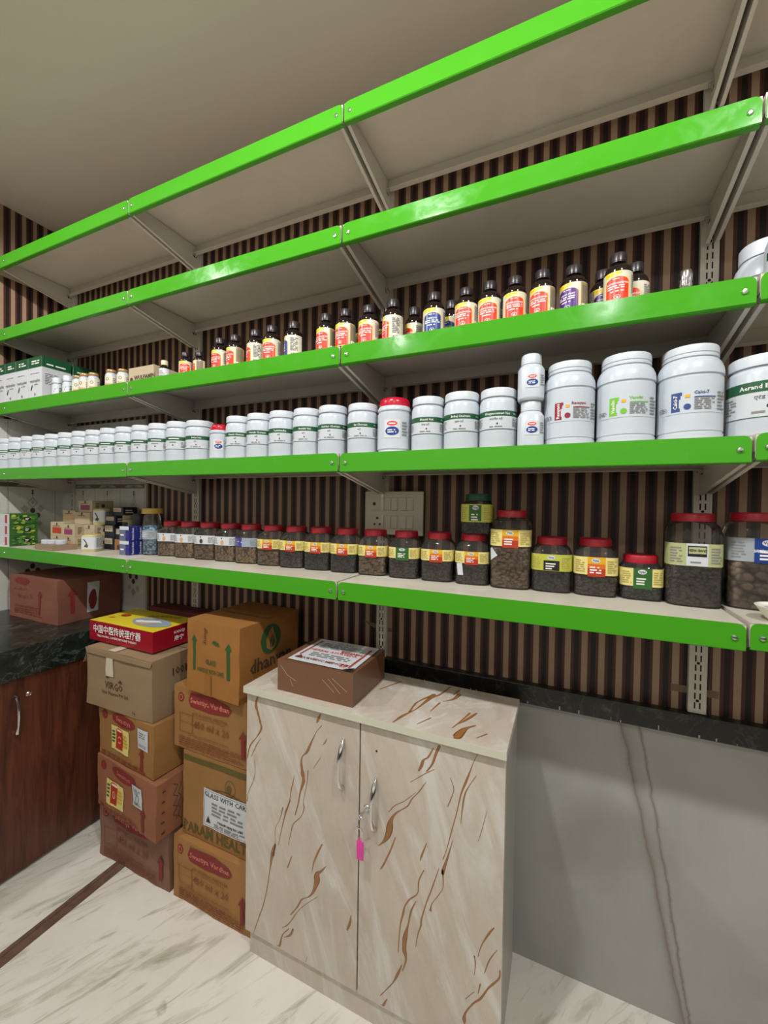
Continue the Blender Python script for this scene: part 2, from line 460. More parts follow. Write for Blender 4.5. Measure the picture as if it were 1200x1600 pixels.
def sup(a, n, t):
    c, d = math.cos(t), math.sin(t)
    if n == 2: return a*c, a*d
    return a*math.copysign(abs(c)**(2/n), c), a*math.copysign(abs(d)**(2/n), d)
class Prof:
    """arc length mapping round a (super)elliptic body, u=0 at the front (-y), u grows to +x"""
    def __init__(s, a, n=2, K=240):
        P = [sup(a, n, -PI/2+2*PI*i/K) for i in range(K+1)]; L = [0]
        for i in range(K): L.append(L[-1]+math.hypot(P[i+1][0]-P[i][0], P[i+1][1]-P[i][1]))
        s.P, s.L, s.K, s.T = P, L, K, L[-1]
    def at(s, u):
        u %= s.T; lo, hi = 0, s.K
        while hi-lo > 1:
            mid = (lo+hi)//2
            if s.L[mid] <= u: lo = mid
            else: hi = mid
        f = (u-s.L[lo])/max(1e-9, s.L[lo+1]-s.L[lo]); a, b = s.P[lo], s.P[lo+1]
        x, y = a[0]+(b[0]-a[0])*f, a[1]+(b[1]-a[1])*f; tx, ty = b[0]-a[0], b[1]-a[1]; l = math.hypot(tx, ty) or 1
        return x, y, ty/l, -tx/l
    def fm(s, u, v, e):
        x, y, nx, ny = s.at(u); return Vector((x+nx*e, y+ny*e, v))
_PROF = {}
def prof(a, n=2):
    k = (round(a, 4), n)
    if k not in _PROF: _PROF[k] = Prof(a, n)
    return _PROF[k]

def thing(name, label, cat, loc, rz=0, group=None):
    o = bpy.data.objects.new(name, None); COL.objects.link(o); o.empty_display_size = .05
    o.location = loc; o.rotation_euler = (0, 0, rz); return tag(o, label, cat, group)
def tag(o, label, cat, group=None):
    o['label'] = label; o['category'] = cat
    if group: o['group'] = group
    return o
def struct(o): o['kind'] = 'structure'; return o
def facing(x, y, k=.7): return math.atan2(CAM.x-x, y-CAM.y)*k
ORD = ['first', 'second', 'third', 'fourth', 'fifth', 'sixth', 'seventh', 'eighth', 'ninth', 'tenth', 'eleventh', 'twelfth', 'thirteenth', 'fourteenth',
       'fifteenth', 'sixteenth', 'seventeenth', 'eighteenth', 'nineteenth', 'twentieth', 'twenty-first']

# ------------------------------------------------------------------ room shell
XL, XR, YF, YB, H = -.100, 4.3, -3.3, .015, 2.785
b = B(); b.box((XL-.12, YF-.1, -.1), (XR+.1, YB+.1, 0), FLOOR)
def flatfm(o, U, V, Nn):
    o, U, V, Nn = Vector(o), Vector(U), Vector(V), Vector(Nn)
    return lambda u, v, e: o+U*u+V*v+Nn*e
ff = flatfm((0, 0, 0), (1, 0, 0), (0, 1, 0), (0, 0, 1))
b.pr([('rect', .838, YF, .886, YB, STRIP)], ff, 9)
b.pr([('rect', .8365, YF, .8385, YB, DARKINK), ('rect', .885, YF, .887, YB, DARKINK), ('rect', .852, YF, .8545, YB, DARKINK)], ff, 9, .0008)
struct(b.obj('floor', smooth=False))
b = B(); b.box((XL-.12, YF-.1, H), (XR+.1, YB+.1, H+.1), CEIL); struct(b.obj('ceiling', smooth=False))
b = B(); b.box((XL-.12, YB, 0), (XR+.1, YB+.1, .80), GREY); b.box((XL-.12, YB, .80), (XR+.1, YB+.1, H), WP_BACK)
wf = flatfm((0, YB, 0), (1, 0, 0), (0, 0, 1), (0, -1, 0)); OLDT = M('old brown paper tape', (112, 92, 74), .5)
b.pr([('rect', 2.645, .897, 2.690, .916, OLDT), ('rect', 2.715, .895, 2.748, .914, OLDT), ('poly', [(1.722, .966), (1.790, .958), (1.790, .942), (1.765, .944)], OLDT), ('rect', 1.815, .938, 1.835, .952, OLDT)], wf, 9, .0003)
struct(b.obj('wall_back', smooth=False))
b = B(); b.box((XL-.12, YF, 0), (XL, YB, .8), CREAM); b.box((XL-.12, YF, .8), (XL, YB, 1.77), TILE); b.box((XL-.12, YF, 1.77), (XL, YB, H), WP_LEFT)
TD = M('tile motif dark', (70, 72, 62), .3); TG = M('tile motif grey', (166, 166, 156), .3); TB = M('tile border brown', (112, 98, 78), .4); TJ = M('tile joint', (126, 122, 110), .6)
def tilework(b, fm, u0, u1, z0, z1, zb):
    its = [('rect', u0-.1, zb, u1, zb+.019, TB)]
    n = int((u1-u0)/.2+.5)
    for i in range(n+1):
        u = min(u0+i*.2, u1-.002); its.append(('rect', u-.001, z0, u+.001, z1, TJ))
        if i < n:
            its += [('poly', [(u+.03, zb+.004), (u+.17, zb+.004), (u+.15, zb+.015), (u+.05, zb+.015)], TG), ('poly', [(u+.07, zb+.006), (u+.13, zb+.006), (u+.10, zb+.013)], TB)]
    for z in (zb-.30, zb+.0, zb+.019): its.append(('rect', u0, z-.001, u1, z+.001, TJ))
    def dia(cu, cv, r, m): return ('poly', [(cu-r*.8, cv), (cu, cv-r), (cu+r*.8, cv), (cu, cv+r)], m)
    for i in range(n):
        c = u0+i*.2+.1
        if c > u1-.03: continue
        its += [dia(c, zb-.018, .007, TD), dia(c, zb-.030, .008, TD), ('rect', c-.001, zb-.05, c+.001, zb-.036, TD), dia(c, zb-.078, .030, TG), dia(c-.034, zb-.108, .020, TG), dia(c+.034, zb-.108, .020, TG), dia(c, zb-.078, .020, TILE), dia(c, zb-.078, .012, TG)]
        for zc in (zb-.142, zb-.425):
            for du, dv in ((-.022, 0), (.022, 0), (0, -.024), (0, .024)): its.append(('ell', c+du, zc+dv, .011, .013, TD))
        its += [dia(c, zb-.205, .022, TG), dia(c-.03, zb-.185, .016, TG), dia(c+.03, zb-.185, .016, TG), dia(c, zb-.365, .02, TG), dia(c-.03, zb-.48, .016, TG), dia(c+.03, zb-.48, .016, TG), dia(c, zb-.50, .022, TG)]
    b.pr(its, fm, 9, .0004, .00001)
tilework(b, flatfm((XL, 0, 0), (0, 1, 0), (0, 0, 1), (1, 0, 0)), -1.028, YB-.001, .84, 1.77, 1.445)
struct(b.obj('wall_left', smooth=False))
b = B(); b.box((XL, YB-.008, .80), (.58, YB, 1.77), TILE); tilework(b, flatfm((0, YB-.008, 0), (1, 0, 0), (0, 0, 1), (0, -1, 0)), -.018, .56, .84, 1.77, 1.444)
b.box((.57, YB-.010, .80), (.583, YB, 1.77), M('tile edging', (150, 140, 116), .4)); struct(b.obj('trim_1', smooth=False))
b = B(); b.box((XR, YF, 0), (XR+.1, YB, 1.35), LOWDARK); b.box((XR, YF, 1.35), (XR+.1, YB, H), CREAM); struct(b.obj('wall_right', smooth=False))
b = B(); b.box((XL-.12, YF-.1, 0), (XR+.1, YF, 1.35), LOWDARK); b.box((XL-.12, YF-.1, 1.35), (XR+.1, YF, H), CREAM); struct(b.obj('wall_front', smooth=False))  # unseen wall split dark and pale so bounce light comes from above
b = B(); b.box((.60, YB-.028, .795), (XR, YB, .852), LEDGE, .002)
R = random.Random(3); lf = flatfm((0, YB-.028, 0), (1, 0, 0), (0, 0, 1), (0, -1, 0))
for i in range(16):
    x = R.uniform(1.9, 2.9); h = R.uniform(.003, .013); b.pr([('rect', x, .797, x+R.uniform(.0012, .004), .797+h, PLINTH)], lf, 9)
struct(b.obj('trim_2', smooth=False))

# ------------------------------------------------------------------ shelving
ZS = [2.481, 2.153, 1.821, 1.523, 1.165]; W = .9
LEV = ['on the empty top level', 'on the empty second level', 'carrying the bottles', 'carrying the white jars', 'on the lowest level']
BAY = ['leftmost bay', 'second bay from the left', 'third bay from the left', 'rightmost bay cut off by the frame']
def lip_mesh(x0=.0032):
    b = B(); x1 = W-.0032; r = .013; h = .05
    pts = [(x0, -h), (x1, -h), (x1, -r)] + [(x1-r+r*math.cos(a), -r+r*math.sin(a)) for a in [PI/8*i for i in range(1, 4)]] + [(x1-r, 0), (x0+r, 0)] + \
          [(x0+r-r*math.sin(a), -r+r*math.cos(a)) for a in [PI/8*i for i in range(1, 4)]] + [(x0, -r)]
    g = bmesh.new()
    A = [g.verts.new((p[0], -.3045, p[1])) for p in pts]; g.faces.new(A)
    ex = bmesh.ops.extrude_face_region(g, geom=g.faces[:]); 
    for v in [e for e in ex['geom'] if isinstance(e, bmesh.types.BMVert)]: v.co.y += .002
    bmesh.ops.recalc_face_normals(g, faces=g.faces[:]); b.merge(g, GREEN)
    # rounded lower return
    k = b.mi(GREEN); prev = None
    for (y, z) in [(-.3045, -.0485), (-.3038, -.0505), (-.3022, -.0518), (-.300, -.0522), (-.288, -.0522), (-.288, -.0508), (-.300, -.0508)]:
        cur = (b.bm.verts.new((x0, y, z)), b.bm.verts.new((x1, y, z)))
        if prev: b.face([prev[0], prev[1], cur[1], cur[0]], k)
        prev = cur
    return b
def tray_mesh(x0=.0026):
    b = B(); x1 = W-.0026
    b.box((x0, -.3022, -.0025), (x1, -.012, -.001), TRAY); b.box((x0, -.3022, -.046), (x1, -.3008, -.001), TRAY)
    b.box((x0, -.0135, -.042), (x1, -.012, -.001), TRAY); b.box((x0, -.0315, -.042), (x1, -.012, -.0405), TRAY)
    for x in (x0, x1-.0015): b.box((x, -.3, -.034), (x+.0015, -.013, -.001), TRAY)
    return b
def bracket_mesh(sx):
    b = B(); x = .0062 if sx > 0 else W-.0062; t = .0016*sx
    pts = [(-.298, -.006), (-.298, -.050), (-.285, -.053), (-.02, -.104), (.0, -.104), (.0, -.006)]
    b.prism(pts, 'x', min(x, x+t), max(x, x+t), STEEL)
    f = [(-.290, -.0535), (-.02, -.1055), (-.02, -.104), (-.290, -.052)]
    b.prism(f, 'x', min(x, x+.009*sx), max(x, x+.009*sx), STEEL)
    fm = flatfm((x+t, 0, 0), (0, 1, 0), (0, 0, 1), (sx, 0, 0))
    b.pr([('ell', -.022, -.05, .004, .004, SLOT), ('ell', -.012, -.05, .003, .003, SLOT)], fm, 9, .0003)
    b.box((min(x, x+.014*sx), -.030, -.05), (max(x, x+.014*sx), -.024, -.043), SCREW, .001)
    return b
def screw_mesh():
    b = B(); b.loft([(.0056, 2, 0), (.0056, 2, .0012), (.0044, 2, .0032), (.0022, 2, .0038)], SCREW, 14)
    for v in b.bm.verts: v.co = Vector((v.co.x, -v.co.z, v.co.y))
    return b
P0 = dict(front_lip=lip_mesh().obj('front_lip', sharp=50), tray=tray_mesh().obj('tray', smooth=False), lip0=lip_mesh(-.098).obj('front_lip', sharp=50), tray0=tray_mesh(-.098).obj('tray', smooth=False), bl=bracket_mesh(1).obj('bracket', smooth=False),
          br=bracket_mesh(-1).obj('bracket', smooth=False), screw=screw_mesh().obj('screw'))
def inst(o, parent, loc=(0, 0, 0)):
    c = o.copy(); COL.objects.link(c); c.parent = parent; c.location = loc; return c
for bay in range(4):
    for lv, z in enumerate(ZS):
        t = thing('wall_shelf', f'green lipped white shelf, {BAY[bay]}, {LEV[lv]}', 'shelf', (bay*W, 0, z+(.004 if bay == 3 else .0015 if bay == 1 and lv == 3 else 0)), 0, 'green lipped wall shelves')
        inst(P0['tray0' if bay == 0 else 'tray'], t); lp = inst(P0['lip0' if bay == 0 else 'front_lip'], t); inst(P0['bl'], t); inst(P0['br'], t)
        for x in (.05 if bay == 0 else .021, W-.021): inst(P0['screw'], lp, (x, -.3045, -.027))
for o in P0.values(): bpy.data.objects.remove(o)
for j, (z0, wh) in enumerate([(.846, 'leftmost, in the room corner above the granite counter'), (.854, 'second from the left, behind the stacked cartons'), (.854, 'running down behind the switch plate'), (.854, 'rightmost, behind the two large spice jars')]):
    b = B(); x = j*W; L = 2.47-z0
    b.prism([(x-.0195, .0148), (x-.0195, .0005), (x-.0185, 0), (x+.0185, 0), (x+.0195, .0005), (x+.0195, .0148)], 'z', z0, z0+L, STEEL)
    fm = flatfm((x, 0, 0), (1, 0, 0), (0, 0, 1), (0, -1, 0)); its = []; k = 0; z = z0+.012
    while z < z0+L-.02:
        for s in (-1, 1): its.append(('rect', s*.0055-.0016, z, s*.0055+.0016, z+.0165, SLOT))
        k += 1; z += .0245
        if k % 4 == 1: its.append(('ell', 0, z-.004, .0035, .0035, SLOT))
    b.pr(its, fm, 9, .0003, 0)
    tag(b.obj('shelf_upright', smooth=False), f'slotted white steel upright, {wh}', 'shelf upright', 'slotted uprights')

# ------------------------------------------------------------------ switch plate
t = thing('switch_plate', 'ivory plastic switch plate on the striped wall above the red lidded jars', 'switch plate', (1.8435, -.0012, 1.28))
b = B(); b.box((-.107, -.011, 0), (.107, 0, .148), PLATE, .003); b.obj('plate', t)
for r, zz in enumerate((.083, .022)):
    b = B(); b.box((-.082, -.0135, zz), (-.034, -.0112, zz+.045), PLATE, .0015)
    fm = flatfm((0, -.0135, 0), (1, 0, 0), (0, 0, 1), (0, -1, 0))
    b.pr([('ell', -.070, zz+.022, .006, .006, BLACK)] if r == 0 else [('ell', -.058, zz+.034, .0045, .0045, BLACK), ('ell', -.068, zz+.013, .0037, .0037, BLACK), ('ell', -.048, zz+.013, .0037, .0037, BLACK)], fm, 9)
    b.obj('socket', t)
    for x in (-.030, -.006, .026, .050):
        b = B(); b.prism([(-.0112, zz), (-.0155, zz+.002), (-.013, zz+.043), (-.0112, zz+.045)], 'x', x, x+.0225, PLATE, .0006); b.obj('switch', t, smooth=False)

# ------------------------------------------------------------------ counter on the left
b = B(); b.box((XL+.001, -1.55, .812), (.586, YB-.002, .845), GRANITE, .003); b.box((.556, -1.55, .733), (.586, YB-.002, .815), GRANITE, .003)
tag(b.obj('granite_worktop', smooth=False), 'dark green granite worktop on the brown wooden cabinet', 'worktop')
t = thing('base_cabinet', 'dark red brown wooden cabinet under the granite worktop', 'cabinet', (-.023, 0, 0))
b = B(); b.box((-.0745, -1.53, .05), (.575, YB-.003, .731), WOOD); b.obj('carcass', t, smooth=False)
b = B(); b.box((-.0745, -1.53, .001), (.571, YB-.003, .05), PLINTH); b.box((.571, -1.53, .001), (.5765, YB-.003, .012), PLINTH, .001); b.obj('plinth', t, smooth=False)
for y0, y1, hy, ly in ((-.80, -.02, -.494, -.453),):
    b = B(); b.box((.5755, y0, .014), (.592, y1, .729), WOOD, .001); d = b.obj('door', t, smooth=False)
    b = B(); n = 12; x = .592
    b.tube([(x, hy, .668), (x+.016, hy, .664)]+[(x+.016+.010*math.sin(PI*i/n), hy, .664-.128*i/n) for i in range(1, n)]+[(x+.016, hy, .536), (x, hy, .532)], [.0052, .006]+[.0042]*(n-1)+[.006, .004], CHROME); hd = b.obj('handle', d); hd['label'] = 'curved chrome bow handle'
    b = B(); b.loft([(.009, 2, 0), (.009, 2, .002), (.007, 2, .004), (.0066, 2, .002), (0.0045, 2, .002)], CHROME, 20)
    for v in b.bm.verts: v.co = Vector((v.co.z+x, ly+v.co.x, .660+v.co.y))
    b.obj('lock', d)['label'] = 'round chrome lock'
b = B(); b.box((.5755, -1.53, .014), (.592, -.804, .729), WOOD, .001); b.obj('door', t, smooth=False)

# ------------------------------------------------------------------ marble laminate cabinet
# veins of the laminate: (x mm, height mm, width tenths) along each ribbon
VEINS = [[(1549,803,7.9),(1542,777,12.4),(1550,752,10.1),(1559,727,8.9),(1563,708,7.8),(1546,679,5.1),(1521,646,5.7),(1501,609,4.7)],[(1561,678,1.7),(1544,652,4.0),(1527,616,2.3)],[(1770,799,6.7),(1763,783,10.6),(1758,772,3.9)],[(1774,767,3.8),(1758,747,2.9),(1742,715,5.9),(1727,682,9.9),(1712,665,6.0),(1708,643,7.1),(1713,615,15.0),(1716,594,12.0),(1706,562,6.1),(1699,525,4.1),(1689,490,4.1)],[(1792,736,1.4),(1785,722,4.8),(1778,714,1.0)],[(1772,677,2.4),(1760,659,2.9),(1750,642,2.0)],[(1731,628,4.0),(1728,594,3.0),(1717,539,2.5),(1719,519,4.0),(1710,492,3.0),(1684,462,4.6),(1674,431,3.6),(1667,396,2.6)],[(1685,600,1.5),(1675,561,3.6),(1668,524,2.6),(1650,479,2.1)],[(1645,495,6.3),(1634,456,2.1),(1619,425,2.2),(1619,376,2.7),(1612,342,9.7)],[(1671,525,4.1),(1655,481,4.7),(1643,437,3.2),(1631,383,2.7)],[(1539,605,2.3),(1539,556,3.4),(1517,504,2.3),(1501,474,3.5)],[(1619,377,8.6),(1609,347,11.9),(1601,299,4.4),(1591,237,3.3),(1578,182,3.3),(1561,134,4.5),(1542,58,1.7)],[(1780,435,5.8),(1768,410,6.8),(1754,375,4.9),(1748,345,1.5)],[(1795,380,1.9),(1778,359,9.6),(1766,346,21.2),(1764,324,19.4),(1755,295,10.8),(1740,272,5.9),(1715,253,5.0),(1700,225,6.1),(1678,194,4.1)],[(1765,280,1.9),(1726,242,2.5),(1701,212,3.1),(1670,162,4.2),(1649,142,4.2)],[(1686,154,7.2),(1676,132,9.3),(1655,116,4.2)],[(1670,147,4.2),(1649,120,5.3),(1639,84,10.6),(1629,53,8.6),(1627,39,4.3)],[(1678,363,4.1),(1665,328,7.3)],[(1874,275,2.7),(1871,253,9.9),(1863,231,6.3)],[(1735,95,2.0),(1731,54,2.0)],[(2111,798,9.4),(2102,775,9.4),(2093,747,7.6),(2079,726,3.9)],[(2095,787,3.8),(2083,763,5.8),(2071,752,6.8),(2066,737,11.7),(2059,722,6.9)],[(2098,736,2.9),(2074,718,3.9),(2040,689,2.5)],[(2077,697,1.9),(2060,669,3.9),(2041,644,3.5),(2031,624,4.5),(2001,597,6.2),(1988,576,11.4),(1983,552,20.8),(1978,531,22.9),(1968,512,12.7),(1952,494,2.1)],[(2050,663,2.0),(2021,633,3.0),(1998,616,4.1),(1980,593,2.1)],[(2203,804,2.2),(2194,781,2.2),(2187,759,4.4),(2177,729,8.9),(2166,697,5.4),(2156,648,3.6),(2143,593,3.7),(2134,553,2.8),(2125,524,3.7)],[(2199,747,2.2),(2177,705,3.6),(2170,666,4.5),(2167,629,1.8)],[(2147,576,1.8),(2137,536,6.5),(2128,504,10.2),(2124,486,8.4)],[(2082,546,3.9),(2070,511,6.8),(2067,498,2.0)],[(1999,531,3.1),(1984,489,5.2),(1966,447,7.4),(1958,434,3.2)],[(2140,725,2.3),(2148,700,2.7),(2135,659,2.8)],[(2226,671,1.3),(2214,618,2.2),(2208,598,1.3)],[(2124,495,8.4),(2126,456,2.3),(2117,434,2.4),(2099,403,3.3),(2095,383,7.7)],[(2076,476,2.9),(2064,446,3.9),(2061,413,3.9),(2040,388,6.0),(2028,366,5.1),(2024,347,6.1),(2016,309,4.1),(2012,244,3.1)],[(2114,494,2.8),(2098,440,3.8),(2084,397,3.4),(2073,354,4.9),(2071,334,5.9),(2064,311,3.9),(2059,278,2.0)],[(2057,390,2.0),(2045,361,6.0),(2038,324,4.0),(2030,287,13.1),(2028,256,15.2),(2033,230,7.1),(2025,199,3.1)],[(2022,210,4.1),(2010,179,10.3),(1997,151,4.2),(1966,105,3.2)],[(1982,101,3.2),(1972,75,8.5),(1964,59,3.2)],[(2248,408,3.4),(2238,392,5.9),(2221,356,3.9),(2213,325,2.2)],[(2204,321,5.3),(2207,304,3.5),(2205,276,1.8)],[(2255,358,2.1),(2239,328,3.0),(2229,294,2.1)],[(2263,315,3.3),(2261,295,5.8),(2238,261,6.0),(2221,228,6.9),(2204,207,5.3),(2187,177,6.2),(2183,159,9.8),(2184,146,5.4)],[(2219,260,4.3),(2215,238,3.5)],[(2204,234,1.8),(2186,209,2.2)]]
TVEINS = [[(2069,-83,7.7),(2055,-144,9.5),(2038,-172,13.7),(2023,-245,6.2),(2011,-278,7.8),(2000,-305,13.1),(1991,-340,5.3)],[(2040,-151,16.4),(2016,-201,5.5),(2009,-228,6.4),(2010,-274,7.9)],[(2100,-89,7.6),(2092,-126,4.8)],[(2107,-119,14.3),(2097,-156,9.1),(2076,-178,6.6)],[(2069,-193,8.7),(2060,-244,4.0)],[(2070,-282,7.5),(2050,-321,3.5)],[(2157,-213,8.0),(2147,-255,5.6),(2134,-300,3.5)],[(2173,-206,8.0),(2156,-251,9.3),(2143,-277,3.6)],[(2183,-267,7.1),(2165,-290,17.1),(2158,-312,29.3),(2153,-337,23.5),(2148,-344,9.4)],[(1921,-111,8.1),(1902,-150,7.7),(1884,-187,4.9)],[(2216,-293,6.7),(2198,-319,4.8)]]
VEINM = M('brown laminate vein', (154, 104, 58), .34); VEIND = M('dark brown laminate vein', (104, 66, 38), .34)
def ribbon(b, pts, fm, e):
    P = [(p[0]*1e-3, p[1]*1e-3, p[2]*1e-3) for p in pts]; Q = []
    for i in range(len(P)-1):
        p0, p1, p2, p3 = P[max(i-1, 0)], P[i], P[i+1], P[min(i+2, len(P)-1)]
        for j in range(6):
            t = j/6; Q.append(tuple(.5*((2*p1[k])+(-p0[k]+p2[k])*t+(2*p0[k]-5*p1[k]+4*p2[k]-p3[k])*t*t+(-p0[k]+3*p1[k]-3*p2[k]+p3[k])*t**3) for k in range(3)))
    Q.append(P[-1]); n = len(Q)
    Q = [(Q[0][0]*2-Q[1][0], Q[0][1]*2-Q[1][1], 0.0002)]+Q+[(Q[-1][0]*2-Q[-2][0], Q[-1][1]*2-Q[-2][1], 0.0002)]
    wide = max(p[2] for p in P) > .009
    for m, f, ee in ((VEIND if wide or max(p[2] for p in P) < .005 else VEINM, .8, e), (VEINM, .58, e+.00008)):
        k = b.mi(m); prev = None
        for i, q in enumerate(Q):
            a, c = Q[max(i-1, 0)], Q[min(i+1, len(Q)-1)]; dx, dy = c[0]-a[0], c[1]-a[1]; L = math.hypot(dx, dy) or 1
            wob = 1+.16*math.sin(i*.7+q[0]*400); ww = max(q[2], .0006)*f*wob/2
            # widths were measured along x
            ww *= max(.35, abs(dy)/L); nx, ny = -dy/L*ww, dx/L*ww
            cur = (b.bm.verts.new(fm(q[0]+nx, q[1]+ny, ee)), b.bm.verts.new(fm(q[0]-nx, q[1]-ny, ee)))
            if prev: b.face([prev[0], prev[1], cur[1], cur[0]], k)
            prev = cur
CX0, CX1, CYF, CYB = 1.505, 2.270, -.349, -.071
t = thing('storage_cabinet', 'waist-high cabinet in beige marble laminate with brown veins, two doors', 'cabinet', ((CX0+CX1)/2, (CYF+CYB)/2, 0))
ox, oy = (CX0+CX1)/2, (CYF+CYB)/2
def lb(n, lo, hi, m, parent=t, bev=.0008, mm=None):
    b = B(); b.box((lo[0]-ox, lo[1]-oy, lo[2]), (hi[0]-ox, hi[1]-oy, hi[2]), m, bev); return b.obj(n, parent, smooth=False)
SIDE = M('grey laminate side', (170, 166, 158), .4)
lb('carcass', (CX0+.006, CYF+.033, .072), (CX1-.006, CYB, .8095), SIDE)
lb('plinth', (CX0+.014, CYF+.024, 0), (CX1-.012, CYB+.002, .0715), LAM)
b = B(); b.box((CX0-ox, CYF-oy, .811), (CX1-ox, CYB-oy, .831), LAM, .0008)
for f in b.bm.faces:
    if abs(f.calc_center_median().z-.821) < .006: f.material_index = b.mi(EDGE)
for v in TVEINS: ribbon(b, v, flatfm((-ox, -oy, .831), (1, 0, 0), (0, 1, 0), (0, 0, 1)), .0002)
b.obj('top', t, smooth=False, fixn=False)['label'] = 'marble laminate top with pale linen edge'
for nm, x0, x1, hx, hz0, hz1 in (('door', CX0+.003, 1.8925, 1.845, .609, .753), ('door', 1.8965, CX1-.003, 1.9425, .529, .673)):
    b = B(); b.box((x0-ox, CYF+.014-oy, .074), (x1-ox, CYF+.032-oy, .806), LAM, .0008)
    for v in VEINS:
        if x0 <= sum(q[0] for q in v)/len(v)*1e-3 <= x1: ribbon(b, [(min(max(q[0], x0*1e3+3), x1*1e3-3), min(max(q[1], 80), 802), q[2]) for q in v], flatfm((-ox, CYF+.014-oy, 0), (1, 0, 0), (0, 0, 1), (0, -1, 0)), .0002)
    d = b.obj(nm, t, smooth=False, fixn=False)
    b = B(); yy = CYF+.014-oy; x = hx-ox
    zt, zb = hz1, hz0; L = zt-zb
    pts = [(x, yy+.001, zt), (x, yy-.010, zt-.020), (x, yy-.024, zt-.046), (x-.001, yy-.026, zt-.060), (x-.001, yy-.026, zb+.045), (x, yy-.022, zb+.026), (x, yy-.008, zb+.010), (x, yy+.001, zb)]
    b.tube(pts, [.0015, .0075, .006, .0035, .0035, .006, .0075, .0015], CHROME, 10); b.obj('handle', d)['label'] = 'chrome bow handle with pointed ends'
    if nm == 'door' and x0 > 1.85:
        b = B(); b.loft([(.0095, 2, 0), (.0095, 2, .003), (.0075, 2, .005), (.004, 2, .005)], CHROME, 20)
        for v in b.bm.verts: v.co = Vector((1.9185-ox+v.co.x, yy-v.co.z, .584+v.co.y))
        b.obj('lock', d)
        b = B(); fm = flatfm((0, yy, 0), (1, 0, 0), (0, 0, 1), (0, -1, 0))
        b.pr([('ell', 1.9430-ox, .741, .0028, .0028, BLACK)], fm, 9); b.obj('screw_hole', d)
# key with tag hanging from the lock
ky = CYF+.014-.0058
t = thing('key_with_tag', 'small key with a pink plastic tag hanging from the cabinet lock', 'key', (1.9165, ky, .584))
b = B(); b.box((-.0012, -.022, -.003), (.0012, 0, .003), CHROME); b.loft([(.009, 2, -.0011), (.009, 2, .0011)], CHROME, 18, ctr=(0, 0))
for v in list(b.bm.verts)[-36:]: v.co = Vector((v.co.z, v.co.x-.028, v.co.y))
b.obj('key', t)
b = B(); b.tube([(.011*math.sin(2*PI*i/20)-.001, -.030+.004*math.sin(2*PI*i/20), -.017+.015*math.cos(2*PI*i/20)) for i in range(20)], .0011, CHROME, 6, True); b.obj('key_ring', t)
b = B(); b.tube([(-.006, -.03, -.026), (-.010, -.029, -.038), (-.008, -.029, -.050)], .0028, CHROME, 6); b.tube([(.002, -.031, -.028), (.006, -.03, -.040), (.007, -.03, -.052)], .0022, CHROME, 6); b.obj('spare_key', t)
b = B(); b.box((-.010, -.0315, -.112), (.010, -.0275, -.064), PINK, .0018); b.tube([(.003*math.cos(2*PI*i/12)-.001, -.0295, -.060+.005*math.sin(2*PI*i/12)) for i in range(12)], .001, PINK, 6, True); b.obj('tag', t)['label'] = 'pink plastic tag'

